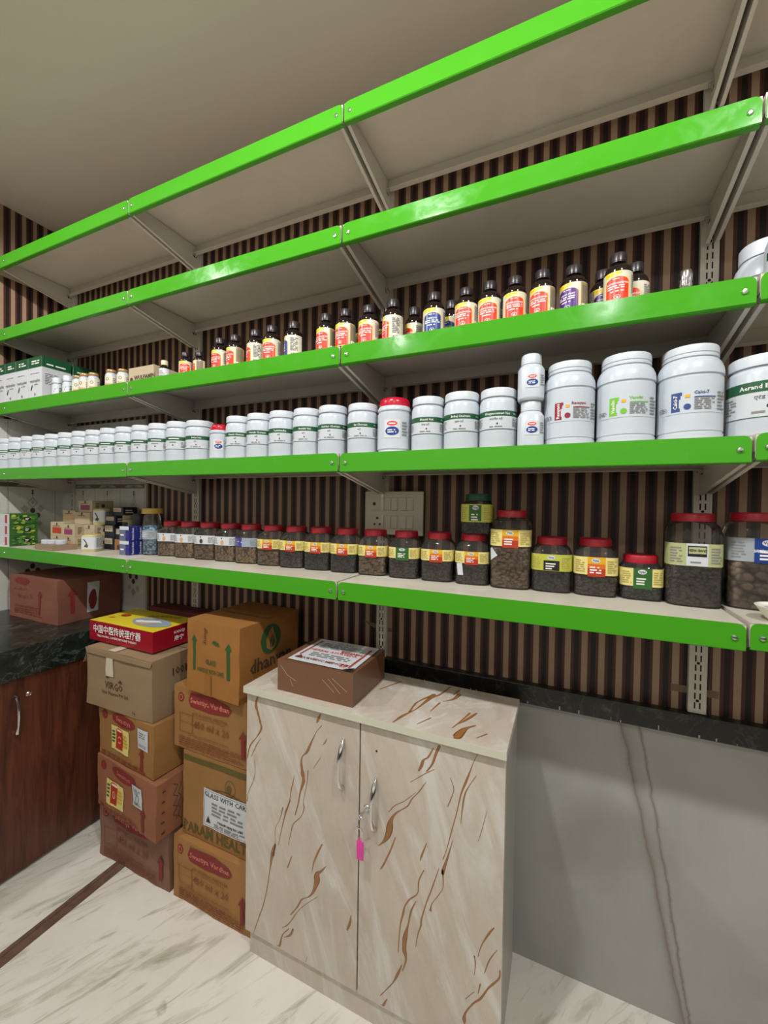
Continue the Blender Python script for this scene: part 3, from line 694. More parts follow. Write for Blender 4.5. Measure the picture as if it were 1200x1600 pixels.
# ------------------------------------------------------------------ cartons
def carton(name, label, cat, x0, x1, y0, y1, z0, z1, mat, front=(), right=(), top=(), rot=0, amp=.003, group=None, seam=True, topm=None, rightm=None, rightparts=(), frontparts=(), topparts=(), bulge=0):
    w, d, h = x1-x0, y1-y0, z1-z0
    t = thing(name, label, cat, ((x0+x1)/2, y0, z0+.0008), rot, group); sd = Vector((x0*7.3, z0*5.1, y0*3.7))
    def disp(p):
        q = Vector(p)
        if amp:
            k = min(1, q.z/.02)          # keep the base flat
            nz = noise.noise_vector(q*9+sd)*amp + noise.noise_vector(q*28+sd)*amp*.45
            nz.z *= .8*k if q.z < h-.001 else .35
            q = q+nz
        if bulge and p[2] > h-.001: q.z += bulge*(1-(2*p[0]/w)**2)*(1-(2*p[1]/d-1)**2)
        q.z = max(q.z, 0)
        return q
    b = B(); g = bmesh.new()
    nx, ny, nz = max(2, int(w/.022)), max(2, int(d/.022)), max(2, int(h/.022))
    def P(i, j, k): return (-w/2+w*i/nx, d*j/ny, h*k/nz)
    vs = {}
    def V(i, j, k):
        if (i, j, k) not in vs: vs[i, j, k] = g.verts.new(P(i, j, k))
        return vs[i, j, k]
    fr, rr, tt = [], [], []
    for i in range(nx):
        for k in range(nz):
            g.faces.new((V(i, 0, k), V(i+1, 0, k), V(i+1, 0, k+1), V(i, 0, k+1))); g.faces.new((V(i, ny, k), V(i, ny, k+1), V(i+1, ny, k+1), V(i+1, ny, k)))
    for j in range(ny):
        for k in range(nz):
            rr.append(g.faces.new((V(nx, j, k), V(nx, j+1, k), V(nx, j+1, k+1), V(nx, j, k+1)))); g.faces.new((V(0, j, k), V(0, j, k+1), V(0, j+1, k+1), V(0, j+1, k)))
    for i in range(nx):
        for j in range(ny):
            tt.append(g.faces.new((V(i, j, nz), V(i+1, j, nz), V(i+1, j+1, nz), V(i, j+1, nz)))); g.faces.new((V(i, j, 0), V(i, j+1, 0), V(i+1, j+1, 0), V(i+1, j, 0)))
    tset = {tuple(round(c, 5) for c in f.calc_center_median()) for f in tt}; rset = {tuple(round(c, 5) for c in f.calc_center_median()) for f in rr}
    ed = [e for e in g.edges if len(e.link_faces) == 2 and e.calc_face_angle(0) > 1]
    k0 = b.mi(mat); kt = b.mi(topm) if topm else k0; kr = b.mi(rightm) if rightm else k0; mp = {}
    for v in g.verts: mp[v] = b.bm.verts.new(disp(v.co))
    for f in g.faces:
        c = tuple(round(q, 5) for q in f.calc_center_median())
        b.face([mp[v] for v in f.verts], kt if c in tset else kr if c in rset else k0)
    g.free()
    ee = [e for e in b.bm.edges if len(e.link_faces) == 2 and e.calc_face_angle(0) > .9]
    if amp: bmesh.ops.bevel(b.bm, geom=ee, offset=min(.004, amp*1.4), segments=2, affect='EDGES', profile=.5)
    F_ = lambda u, v, e: disp((u, 0, v))+Vector((0, -e, 0)); R_ = lambda u, v, e: disp((w/2, u, v))+Vector((e, 0, 0)); T_ = lambda u, v, e: disp((u, v, h))+Vector((0, 0, e))
    st = .02 if amp else 9; e0 = .0012 if amp else .0004
    if seam: top = [('rect', -w/2+.004, d/2-.0012, w/2-.004, d/2+.0012, DARKINK)]+list(top)
    for its, fmn in ((front, F_), (right, R_), (top, T_)):
        if its: b.pr(its, fmn, st, e0, .0003)
    b.obj('body', t, sharp=50)
    for ps, fmn in ((frontparts, F_), (rightparts, R_), (topparts, T_)):
        for nm, lab, its in ps:
            q = B(); q.pr(its, fmn, st, e0+.0014, .0003); o = q.obj(nm, t, fixn=False)
            if lab: o['label'] = lab
    return t
def medbox_prints(w, h, oval='Swastiya Vardhan', full=True):
    s = w/.36
    L = [('ell', -w*.40, h*.83, .014*s, .017*s, REDINK), ('ring', -w*.40, h*.83, .008*s, .010*s, .002, REDPALE),
         ('poly', [(-w*.30, h*.80), (-w*.27, h*.93), (w*.02, h*.95), (w*.22, h*.88), (w*.26, h*.80), (w*.22, h*.72), (-w*.02, h*.68), (-w*.27, h*.71)], REDINK),
         ('txt', oval, -w*.02, h*.81, .026*s, REDPALE, 0, .01),
         ('txt', 'AYURVEDIC ARISTHA', -w*.02, h*.60, .017*s, BROWNINK), ('rect', -w*.2, h*.553, w*.17, h*.56, BROWNINK),
         ('frame', -w*.42, h*.28, -w*.24, h*.58, .002, BROWNINK), ('rect', -w*.42, h*.44, -w*.24, h*.446, BROWNINK),
         ('txt', '450 ml x 20', 0, h*.44, .034*s, BROWNINK, 0, .008),
         ('lines', -w*.30, h*.26, w*.30, h*.20+.018, 1, BROWNINK), ('lines', -w*.42, h*.05, w*.44, h*.22, 5, BROWNINK),
         ('arrow', w*.40, h*.36, .036*s, h*.42, REDINK)]
    return L
# second stack, next to the cabinet
GRP = 'cartons stacked on the floor'
carton('carton', 'golden tan carton on the floor beside the cabinet, lowest of its stack', 'carton', 1.150, 1.500, -.298, -.02, 0, .216, CB_GOLD, medbox_prints(.35, .216), group=GRP)
w_, h_ = .325, .2945
carton('carton', 'tan carton with white GLASS WITH CARE sticker, second from the floor', 'carton', 1.168, 1.493, -.277, -.02, .2190, .5135, CB_TAN,
       [('rect', -w_/2+.004, h_-.032, w_/2-.004, h_-.014, OLIVEINK), ('txt', 'PARAM HEALTH', 0, .030, .050, OLIVEINK, 0, .02, .88), ('ring', .055, .215, .022, .026, .0016, DARKINK), ('ell', .05, .212, .010, .012, OLIVEINK),
        ('path', [(-.05+.02*i, .178+.022*math.sin(PI*i/9)) for i in range(10)], .0025, DARKINK)], group=GRP,
       frontparts=[('shipping_label', 'white GLASS WITH CARE sticker', [('rect', -.060, .058, .138, .188, PAPER), ('frame', -.055, .062, .133, .184, .0012, BLACK), ('txt', 'GLASS WITH CARE', .039, .170, .0225, BLACK, 0, .01),
                    ('lines', -.02, .102, .115, .152, 4, GREYINK), ('txt', 'PARAM HEALTH LABS', .06, .088, .011, BLACK, 0, .03), ('lines', -.01, .066, .125, .080, 2, GREYINK), ('tri', (-.045, .075), (-.025, .075), (-.035, .098), BLACK)])])
carton('carton', 'tan 450 ml x 20 carton directly under the one with green arrows', 'carton', 1.122, 1.478, -.277, -.02, .5165, .7340, CB_TAN, medbox_prints(.356, .2175), group=GRP)
w_, h_ = .246, .245
carton('carton', 'orange tan carton with green arrows and leaf logo, topmost beside the cabinet', 'carton', 1.200, 1.446, -.297, -.012, .7365, .9815, CB_ORANGE,
       [('arrow', -.088, .135, .026, .120, GREENINK), ('arrow', .075, .130, .030, .120, GREENINK), ('txt', 'GLASS', -.006, .112, .024, GREENINK, 0, .015, .75), ('txt', 'HANDLE WITH CARE', -.008, .082, .020, GREENINK, 0, .012, .66),
        ('txt', 'dhany', -.030, .200, .024, DARKINK, -90), ('poly', [(.0, .180), (.012, .192), (.030, .186), (.040, .172), (.030, .178), (.02, .176), (.01, .182)], GREENINK)],
       [('ell', .140, .176, .050, .050, GREENINK), ('poly', [(.150, .218), (.128, .200), (.116, .176), (.118, .150), (.138, .136), (.158, .142), (.168, .160), (.160, .184), (.152, .200)], CB_ORANGE), ('poly', [(.146, .192), (.132, .172), (.134, .152), (.150, .146), (.160, .160), (.154, .178)], GREENINK), ('path', [(.146, .190), (.146, .170), (.138, .150)], .003, CB_ORANGE),
        ('txt', 'dhanvan', .145, .102, .062, DARKINK, 0, .02)], group=GRP, rot=math.radians(-3),
       frontparts=[('tape', 'brown tape strip', [('rect', -.035, .0, -.002, .070, TAPEB)])], topparts=[('tape', None, [('rect', -.122, .128, .122, .158, TAPEB)])])
# first stack, against the counter
carton('carton', 'dusty pink carton at the floor beside the wooden cabinet', 'carton', .742, 1.128, -.300, -.02, 0, .214, CB_PINK, medbox_prints(.386, .214), group=GRP, amp=.0045)
def picsticker(cx, cy, s):
    return ('product_sticker', 'pale yellow sticker with a red bottle picture', [('rect', cx-.055*s, cy-.045*s, cx+.055*s, cy+.045*s, LEMON), ('ell', cx-.005, cy+.03*s, .022*s, .012*s, REDP), ('ell', cx-.005, cy+.032*s, .016*s, .006*s, WHITEINK),
            ('rect', cx-.027*s, cy-.035*s, cx+.017*s, cy+.03*s, BRICK), ('ring', cx-.005, cy, .008*s, .012*s, .002, WHITEINK), ('lines', cx-.05*s, cy-.02*s, cx-.032*s, cy+.03*s, 4, GREENINK), ('lines', cx+.022*s, cy-.02*s, cx+.05*s, cy+.03*s, 4, OCHRE)])
def whitesticker(cx, cy, ring=False):
    its = [('rect', cx-.030, cy-.037, cx+.030, cy+.037, PAPER), ('lines', cx-.022, cy+.002, cx+.022, cy+.026, 3, GREYINK), ('lines', cx-.024, cy-.030, cx+.024, cy-.018, 2, GREYINK)]
    if ring: its += [('ring', cx+.002, cy-.008, .009, .014, .002, BLACK)]
    return ('address_sticker', 'white paper sticker', its)
def oval(w, h): return [('ell', -w*.02, h*.84, w*.21, h*.12, REDINK), ('ell', -w*.37, h*.84, w*.045, h*.09, REDINK), ('txt', 'Swastiya', -w*.02, h*.84, .026, REDPALE), ('arrow', w*.30, h*.26, .036, h*.44, REDINK), ('lines', -w*.45, h*.02, w*.40, h*.11, 2, BROWNINK)]
carton('carton', 'reddish carton with yellow bottle sticker and scribbled right side', 'carton', .755, 1.130, -.336, -.05, .2170, .4115, CB_RED, oval(.375, .196),
       [('path', [(.07+.010*math.sin(i*2.1), .035+.012*i) for i in range(12)], .0025, DARKINK), ('path', [(.085+.006*math.cos(i*1.7), .03+.011*i) for i in range(13)], .002, DARKINK), ('ell', .20, .15, .05, .045, REDINK)]+[('rect', .018, .02+.035*i, .030, .026+.035*i, DARKINK) for i in range(5)],
       group=GRP, amp=.006, rot=math.radians(-5), frontparts=[picsticker(-.060, .080, 1), whitesticker(.080, .122, True)])
carton('carton', 'tan carton with yellow bottle sticker, third from the floor by the counter', 'carton', .758, 1.098, -.326, -.04, .4160, .6030, CB_TAN, oval(.340, .190), group=GRP, amp=.0045, rot=math.radians(-4), frontparts=[picsticker(-.027, .085, 1), whitesticker(.112, .125)])
w_, h_ = .365, .217
tD = carton('carton', 'grey kraft carton with clear tape strip, under the red and yellow box', 'carton', .714, 1.079, -.333, -.03, .6055, .8225, CB_GREY,
       [('txt', 'VIRGO', -.02, .092, .036, DARKINK, 0, .01, .9), ('txt', 'Unir Pharma Pvt. Ltd.', -.012, .066, .017, DARKINK, 0, .01), ('tri', (-.066, .118), (-.046, .118), (-.055, .129), DARKINK), ('tri', (.004, .112), (.028, .112), (.016, .125), DARKINK), ('rect', .085, .018, .089, .024, DARKINK), ('rect', .095, .016, .099, .022, DARKINK)],
       [('txt', '100ML', .130, .150, .040, DARKINK, 0, .02)], group=GRP, amp=.005,
       frontparts=[('tape', 'shiny clear tape folded over the edge', [('rect', -.062, .125, -.022, .214, TAPE)])], topparts=[('tape', None, [('rect', -.062, .003, -.020, .09, TAPE)])])
# side flap of the kraft carton sticking out to the left and an upper rim
b = B(); b.prism([(-.185, .205), (-.216, .150), (-.2145, .149), (-.183, .2045)], 'y', .004, .10, CB_GREY); b.prism([(-.186, .216), (-.178, .196), (.180, .196), (.188, .214)], 'y', -.006, -.001, CB_GREY, .001); b.obj('flap', tD, smooth=False)
carton('therapy_box', 'flat crimson box with yellow picture top lying on the kraft carton', 'box', .655, 1.025, -.290, -.095, .8300, .9065, REDBOX,
       [('txt', '中国中医传统理疗器', -.02, .046, .034, WHITEINK, 0, .012, .92), ('txt', 'TRADITIONAL CHINESE MEDICINE THERAPY', -.02, .022, .0118, WHITEINK, 0, .012)],
       [('txt', 'KANGJI', .110, .053, .015, WHITEINK, 0, .01), ('txt', '康宁', .108, .028, .022, WHITEINK, 0, .012)],
       [('ell', .075, .075, .095, .045, GREYPIC), ('poly', [(.0, .062), (.04, .085), (.09, .098), (.12, .088), (.06, .06), (.02, .05)], WHITEINK), ('poly', [(.02, .048), (.08, .058), (.12, .078), (.09, .05), (.04, .035)], SKINPIC), ('path', [(.03, .075), (.06, .09), (.07, .11)], .004, NAVY),
        ('ell', -.105, .095, .022, .016, BRICK), ('rect', -.150, .050, -.122, .062, OCHRE), ('txt', 'KANGJI', .08, .155, .028, BLACK, 14), ('txt', '康宁', .02, .125, .022, BLACK, 14)], amp=.0012, seam=False, topm=YELBOX, bulge=.004)
carton('carton', 'maroon carton in the shade behind the red and yellow box', 'carton', .73, 1.06, -.088, -.012, .830, .925, CB_MAROON, amp=.002, seam=False)
# parcel on the marble cabinet, carton on the counter
w_, d_ = .253, .213
carton('parcel', 'brown taped parcel with red lettered white sheet on the marble cabinet', 'parcel', 1.611, 1.864, -.323, -.110, .831, .921, CB_BROWN, seam=False, amp=.0015,
       front=[('path', [(-.115, .075), (-.09, .05), (-.06, .038)], .001, TAPE), ('path', [(-.08, .04), (-.07, .02)], .0008, TAPE), ('path', [(.03, .06), (.07, .03)], .0008, TAPE), ('path', [(.05, .065), (.09, .03)], .0008, TAPE), ('path', [(.06, .07), (.11, .04)], .0008, TAPE)],
       topparts=[('address_sheet', 'white sheet with red lettering', [('poly', [(-.100, .012), (.116, .010), (.112, .205), (-.104, .203)], PAPER), ('txt', 'GLASS', .0, .185, .022, REDINK), ('lines', -.07, .130, .085, .175, 4, GREYINK), ('txt', 'HERBAL AYURVEDA', .0, .108, .020, REDP, 0, .01, .9),
                 ('lines', -.06, .058, .075, .092, 3, GREYINK), ('txt', 'AYURVEDIC MEDICINE', .005, .036, .017, REDINK, 0, .02), ('txt', 'RISHABH', .055, .122, .018, BRICK, 0, .03), ('arrow', -.086, .12, .010, .13, BRICK), ('arrow', .098, .10, .012, .15, BRICK), ('tri', (-.09, .03), (-.062, .03), (-.076, .052), REDINK), ('frame', .068, .022, .086, .040, .003, REDP), ('tri', (.085, .006), (.118, .006), (.118, .028), BLACK)])])
carton('carton', 'rusty brown open carton with red arrow on the granite worktop', 'carton', .030, .413, -.278, -.012, .845, 1.036, CB_RUST,
       [('poly', [(-.140, .165), (-.125, .182), (-.04, .184), (-.022, .168), (-.05, .150), (-.13, .152)], REDINK), ('txt', '450 ml x 20', -.06, .100, .026, BROWNINK), ('lines', -.15, .125, -.03, .140, 1, BROWNINK), ('lines', -.15, .02, .08, .062, 4, BROWNINK), ('arrow', .055, .085, .034, .10, REDINK)],
       [('arrow', .055, .095, .040, .11, REDINK), ('rect', .115, .030, .165, .165, PAPER), ('ell', .140, .085, .018, .045, REDINK)], amp=.006)

# ------------------------------------------------------------------ white jars with green band
def sharp_rings(*r): return list(r)
def green_band(b, pf, r, z0, z1, name, dev=None, arc=80, bh=.30, big=True):
    A = math.radians(arc)*r; H_ = z1-z0
    its = [('rect', -A, z0, A, z1, LABELW), ('rect', -A, z1-H_*bh, A, z1, DGREEN), ('rect', -A, z0, A, z0+.0014, DGREEN)]
    if big:
        its += [('txt', name, 0, z1-H_*bh*.52, H_*.17, WHITEINK, 0, .015), ('txt', '500 g', A*.74, z1-H_*bh*.52, H_*.12, WHITEINK)]
        if dev: its.append(('txt', dev, -A*.05, z0+H_*.54, H_*.15, DARKINK))
        its += [('ell', 0, z0+H_*.30, H_*.04, H_*.05, BLACK), ('lines', -A*.95, z0+H_*.15, -A*.6, z0+H_*.62, 6, GREYINK), ('lines', A*.6, z0+H_*.15, A*.95, z0+H_*.62, 6, GREYINK), ('lines', -r*.4, z0+H_*.10, r*.4, z0+H_*.2, 1, GREYINK)]
    else:
        its += [('rect', -A*.4, z1-H_*bh*.62, A*.2, z1-H_*bh*.38, WHITEINK), ('rect', A*.6, z1-H_*bh*.62, A*.85, z1-H_*bh*.38, WHITEINK), ('rect', -A*.35, z0+H_*.52, A*.05, z0+H_*.6, GREYINK), ('ell', -A*.12, z0+H_*.33, H_*.05, H_*.06, BLACK), ('lines', A*.3, z0+H_*.12, A*.9, z0+H_*.6, 5, GREYINK)]
    b.pr(its, pf, .004, .0005)
def white_jar(x, y, z, r, h, label, text, dev=None, big=True, rz=None, group='white jars with a green band', zl=(.31, .615), bandm=True):
    t = thing('white_jar', label, 'jar', (x, y, z), facing(x, y) if rz is None else rz, group)
    b = B(); e = 4.5 if r > .05 else 2
    b.loft([(r-.003, 2, 0), (r-.0008, 2, .0015), (r, 2, .004), (r, 2, h*.755), (r-.0012, 2, h*.785), (r*.955, 2, h*.815), (r*.89, 2, h*.835), (r*.88, 2, h*.85), (r*.88, 2, h*.88)], WHITE, 44); b.obj('body', t)
    b = B(); a = r*.955; b.loft([(a, 2, h*.858), (a, 2, h*.862), (a-.0003, 2, h*.975), (a-.0012, 2, h*.99), (a-.003, 2, h), (a-.006, 2, h)], WHITE2, 88, rib=.006); b.obj('lid', t, sharp=60)
    b = B(); green_band(b, prof(r, 2).fm, r, h*zl[0], h*zl[1], text, dev, big=big); b.obj('label', t, fixn=False)
    return t
Z4 = ZS[3]-.001
xs = [-.064+.0, .043, .139, .2365, .333, .4285, .5245, .62, .715, .809, .9035, .998, 1.094]
for i, x in enumerate([-.050]+xs[1:]):
    j = random.Random(i)
    white_jar(x, -.239+j.uniform(-.002, .002), Z4, .0445, .1445+j.uniform(-.0005, .001), f'slim white jar with narrow green band, {ORD[i]} from the left end of the jar row', 'Churnam', big=False, rz=facing(x, -.24)*j.uniform(.72, .98))
white_jar(1.191, -.234, Z4, .0476, .1425, 'wide white jar with green band just left of the small red-capped bottle', 'Brihat Vati', 'वटी', rz=facing(1.19, -.234)*.95)
for x, r, h, tx, wh in [(1.378, .0435, .1425, 'Shunthi Churnam', 'just right of the small red-capped bottle'), (1.467, .0435, .145, 'Haritaki Churnam', 'second to the right of the small red-capped bottle'), (1.557, .0435, .1455, 'Yashtimadhu', 'third to the right of the small red-capped bottle'),
                        (1.650, .0440, .1455, 'Amalaki Vati', 'fourth to the right of the small red-capped bottle'), (1.741, .0440, .1465, 'Gokshur Churnam', 'second to the left of the big red-domed jar'), (1.841, .0440, .1435, 'Sat Churnam', 'touching the left side of the big red-domed jar')]:
    white_jar(x, -.240, Z4, r, h, f'white jar with broad green band, {wh}', tx, 'वटी', rz=facing(x, -.24)*.92)
for x, r, h, tx, dv, wh in [(2.037, .0440, .144, 'Bhasnk Vati', 'शंख वटी', 'touching the right side of the big red-domed jar'), (2.128, .0455, .147, 'Brihaj Churnam', 'बृहत वटी', 'in the middle of three right of the red-domed jar'), (2.220, .0450, .147, 'Bhagyacoumari Vati', 'वराटिका वटी', 'left of the two stacked small bottles')]:
    white_jar(x, -.239, Z4, r, h, f'large white green banded jar, {wh}', tx, dv, rz=facing(x, -.24)*1.0)
white_jar(2.738, -.228, Z4+.003, .0600, .158, 'white jar with curved green band at the right edge beyond the three big tubs', 'Aerand Bhrist Tab', 'एरंड वटी', rz=facing(2.74, -.228)*.95, zl=(.22, .66))
def pop_label(cx, cz, s): return [('rect', cx-.020*s, cz-.022*s, cx+.020*s, cz+.022*s, PAPER), ('ell', cx, cz+.012*s, .0125*s, .0055*s, REDP), ('ell', cx, cz-.006*s, .0165*s, .0105*s, BLUEP), ('lines', cx-.011*s, cz-.011*s, cx+.011*s, cz-.001*s, 2, WHITEINK), ('lines', cx+.024*s, cz-.018*s, cx+.040*s, cz+.018*s, 5, GREYINK), ('rect', cx-.008*s, cz+.0105*s, cx+.008*s, cz+.0135*s, WHITEINK)]
def pop_jar(x, y, z, r, h, label):
    t = thing('capped_jar', label, 'jar', (x, y, z), facing(x, y, .95), 'white jars with a red cap'); e = .004
    b = B(); b.loft([(r-.004, 2, 0), (r-.001, 2, .003), (r-.001, 2, h*.04), (r-.003, 2, h*.05), (r-.003, 2, h*.07), (r, 2, h*.08), (r, 2, h*.70), (r-.003, 2, h*.71), (r-.003, 2, h*.74), (r, 2, h*.75), (r, 2, h*.79), (r-.004, 2, h*.83)], WHITE, 44); b.obj('body', t)
    b = B(); q = r*.90; b.loft([(q, 2, h*.832), (q, 2, h*.90), (q*.97, 2, h*.94), (q*.88, 2, h*.972), (q*.7, 2, h*.99), (q*.4, 2, h*.999), (q*.1, 2, h)], REDCAP, 44); b.obj('cap', t)['label'] = 'domed crimson cap'
    b = B(); b.pr(pop_label(-r*.12, h*.42, r/.042), prof(r, 2).fm, .004); b.obj('label', t, fixn=False)
pop_jar(1.938, -.236, Z4, .0472, .155, 'white jar with domed crimson cap, the larger of the two red-capped')
pop_jar(1.296, -.245, Z4, .0330, .124, 'small white bottle with crimson cap, peeping between two white jars')
def pop_bottle(x, y, z, r, h, label):
    t = thing('white_bottle', label, 'bottle', (x, y, z), facing(x, y, .95), 'stacked small white bottles')
    b = B(); b.loft([(r-.004, 3, 0), (r-.0005, 3, .004), (r, 3, .008), (r, 3, h*.66), (r-.003, 2.6, h*.71), (r*.82, 2, h*.76), (r*.72, 2, h*.78)], WHITE, 40); b.obj('body', t)
    b = B(); q = r*.76; b.loft([(q, 2, h*.785), (q, 2, h*.97), (q-.001, 2, h*.99), (q-.003, 2, h)], WHITE2, 64, rib=.012); b.obj('cap', t, sharp=60)
    b = B(); b.pr(pop_label(r*.1, h*.40, r/.040), prof(r, 3).fm, .004); b.obj('label', t, fixn=False)
pop_bottle(2.2985, -.255, Z4, .0300, .1095, 'small white bottle with blue oval label, lower of the stacked pair')
pop_bottle(2.2975, -.255, Z4+.1097, .0300, .1095, 'small white bottle with blue oval label, upper of the stacked pair')
def tub(x, y, z, r, h, label, ink, name):
    t = thing('white_tub', label, 'jar', (x, y, z), facing(x, y, .9), 'big white tubs')
    b = B(); b.loft([(r-.004, 2, 0), (r-.0008, 2, .003), (r-.0005, 2, h*.075), (r-.0022, 2, h*.08), (r-.0022, 2, h*.095), (r-.0008, 2, h*.10), (r-.001, 2, h*.66), (r-.003, 2, h*.668), (r-.003, 2, h*.68), (r, 2, h*.69), (r-.0005, 2, h*.74), (r*.97, 2, h*.78), (r*.91, 2, h*.825), (r*.83, 2, h*.86), (r*.79, 2, h*.87), (r*.79, 2, h*.9)], WHITE, 48); b.obj('body', t)
    b = B(); q = r*.84; b.loft([(q*.97, 2, h*.872), (q, 2, h*.878), (q, 2, h*.90), (q*.97, 2, h*.905), (q*.97, 2, h*.915), (q, 2, h*.92), (q, 2, h*.975), (q*.98, 2, h*.992), (q*.95, 2, h), (q*.7, 2, h)], WHITE2, 48); b.obj('lid', t)
    b = B(); z0, z1 = h*.30, h*.50; u = -r*.42
    its = [('rect', -r*.9, z0-.004, r*1.25, z1+.004, WHITE), ('rect', u-.007, z0, u+.007, z1, ink), ('rect', u+.0065, z0, u+.009, z0+.007, ink), ('rect', u+.0065, z1-.014, u+.0095, z1, ink), ('rect', u+.009, z1-.007, u+.012, z1, ink), ('txt', name, u+.001, (z0+z1)/2, .010, WHITEINK, 90, .02), ('ell', u+.021, z0+.009, .006, .006, ink), ('rect', u+.017, z1-.012, u+.025, z1-.006, OCHRE),
           ('txt', name, u+.044, z1-.003, .009, ink, 0, .02), ('rect', u+.032, z1-.013, u+.070, z1-.011, ink), ('lines', u+.032, z0+.002, u+.070, z1-.014, 6, GREYINK), ('lines', u+.074, z0, u+.094, z1, 6, GREYINK), ('lines', u-.034, z0+.002, u-.012, z0+.012, 3, GREYINK)]
    b.pr(its, prof(r-.001, 2).fm, .004); b.obj('label', t, fixn=False)
tub(2.381, -.229, Z4, .0558, .193, 'big white tub with a dark red label ribbon', M('wine red print', (140, 20, 44), .4), 'Rasayani')
tub(2.4965, -.227, Z4, .0582, .196, 'big white tub with a bright green label ribbon', M('fresh green print', (112, 186, 40), .4), 'Vasolin')
tub(2.6145, -.226, Z4, .0588, .196, 'big white tub with a blue label ribbon', M('cobalt print', (40, 70, 130), .4), 'Calci-7')

# ------------------------------------------------------------------ bottle shelf
Z3 = ZS[2]-.001
def syrup(x, y, r, h, style, label, turn=0, group='dark syrup bottles', info=None, z=Z3):
    t = thing('syrup_bottle', label, 'bottle', (x, y, z), facing(x, y, .55)+math.radians(turn), group)
    b = B(); b.loft([(r-.003, 2, 0), (r-.0006, 2, .002), (r, 2, .005), (r, 2, h*.63), (r*.985, 2, h*.665), (r*.92, 2, h*.705), (r*.80, 2, h*.745), (r*.62, 2, h*.78), (r*.50, 2, h*.80), (r*.46, 2, h*.815), (r*.46, 2, h*.84)], AMBER, 36); b.obj('glass', t)
    b = B(); q = r*.60; b.loft([(q*.97, 2, h*.822), (q*1.02, 2, h*.826), (q*1.02, 2, h*.845), (q*.96, 2, h*.848)], BLACKCAP, 40)
    b.loft([(q*.94, 2, h*.850), (q, 2, h*.853), (q*.97, 2, h*.985), (q*.93, 2, h*.995), (q*.84, 2, h), (q*.5, 2, h)], BLACKCAP, 48, rib=.03); b.obj('cap', t, sharp=55)
    b = B(); z0, z1 = h*.05, h*.605; A = r*2.45; P = r*.93; col = {'red': REDP, 'blue': BLUEP, 'purple': PURPLE}[style]; L = z1-z0
    its = [('rect', -A, z0, A, z1, CREAMP), ('rect', P*1.10, z0+.001, P*2.25, z1-.001, info or CREAMP), ('rect', -P*2.3, z0+.001, -P*1.35, z1-.001, CREAMP), ('rect', -P, z1-L*.15, -P*.1, z1-.0005, YELLOW), ('rect', -P*.1, z1-L*.10, P*.35, z1-.0005, YELLOW), ('lines', -P*.8, z1-L*.11, -P*.15, z1-L*.05, 1, OCHRE),
           ('arch', -P*.92, P*.92, z0+.001, z1-L*.17, L*.16, YELLOW if style == 'red' else OCHRE), ('arch', -P*.88, P*.86, z0+.0025, z1-L*.185, L*.15, col), ('lines', -P*.35, z1-L*.27, P*.35, z1-L*.22, 1, WHITEINK),
           ('txt', {'red': 'ASHWAGANDHA', 'blue': 'DRAKSHA', 'purple': 'SARIVA VRAN'}[style], 0, z1-L*.39, L*.085, WHITEINK, 0, .02, .95), ('lines', -P*.75, z1-L*.58, P*.75, z1-L*.44, 2, WHITEINK), ('lines', -P*.5, z1-L*.68, P*.5, z1-L*.61, 1, WHITEINK),
           ('ring', 0, z0+L*.17, r*.20, r*.14, .0009, WHITEINK), ('ell', 0, z0+L*.16, r*.07, r*.07, WHITEINK), ('lines', P*1.2, z0+L*.30, P*2.1, z1-L*.1, 9, GREYINK), ('lines', -P*2.2, z0+L*.2, -P*1.45, z1-L*.1, 9, GREYINK)]
    for k in range(9): its.append(('rect', P*1.3+P*.085*k, z0+.003, P*1.3+P*.085*k+P*(.03 if k % 3 else .055), z0+L*.2, BLACK))
    if info: its.insert(-9, ('rect', P*1.15, z0+.002, P*2.15, z0+L*.24, WHITEINK))
    b.pr(its, prof(r, 2).fm, .003, .0004, .00008); b.obj('label', t, fixn=False)
D1 = GOLDTAN
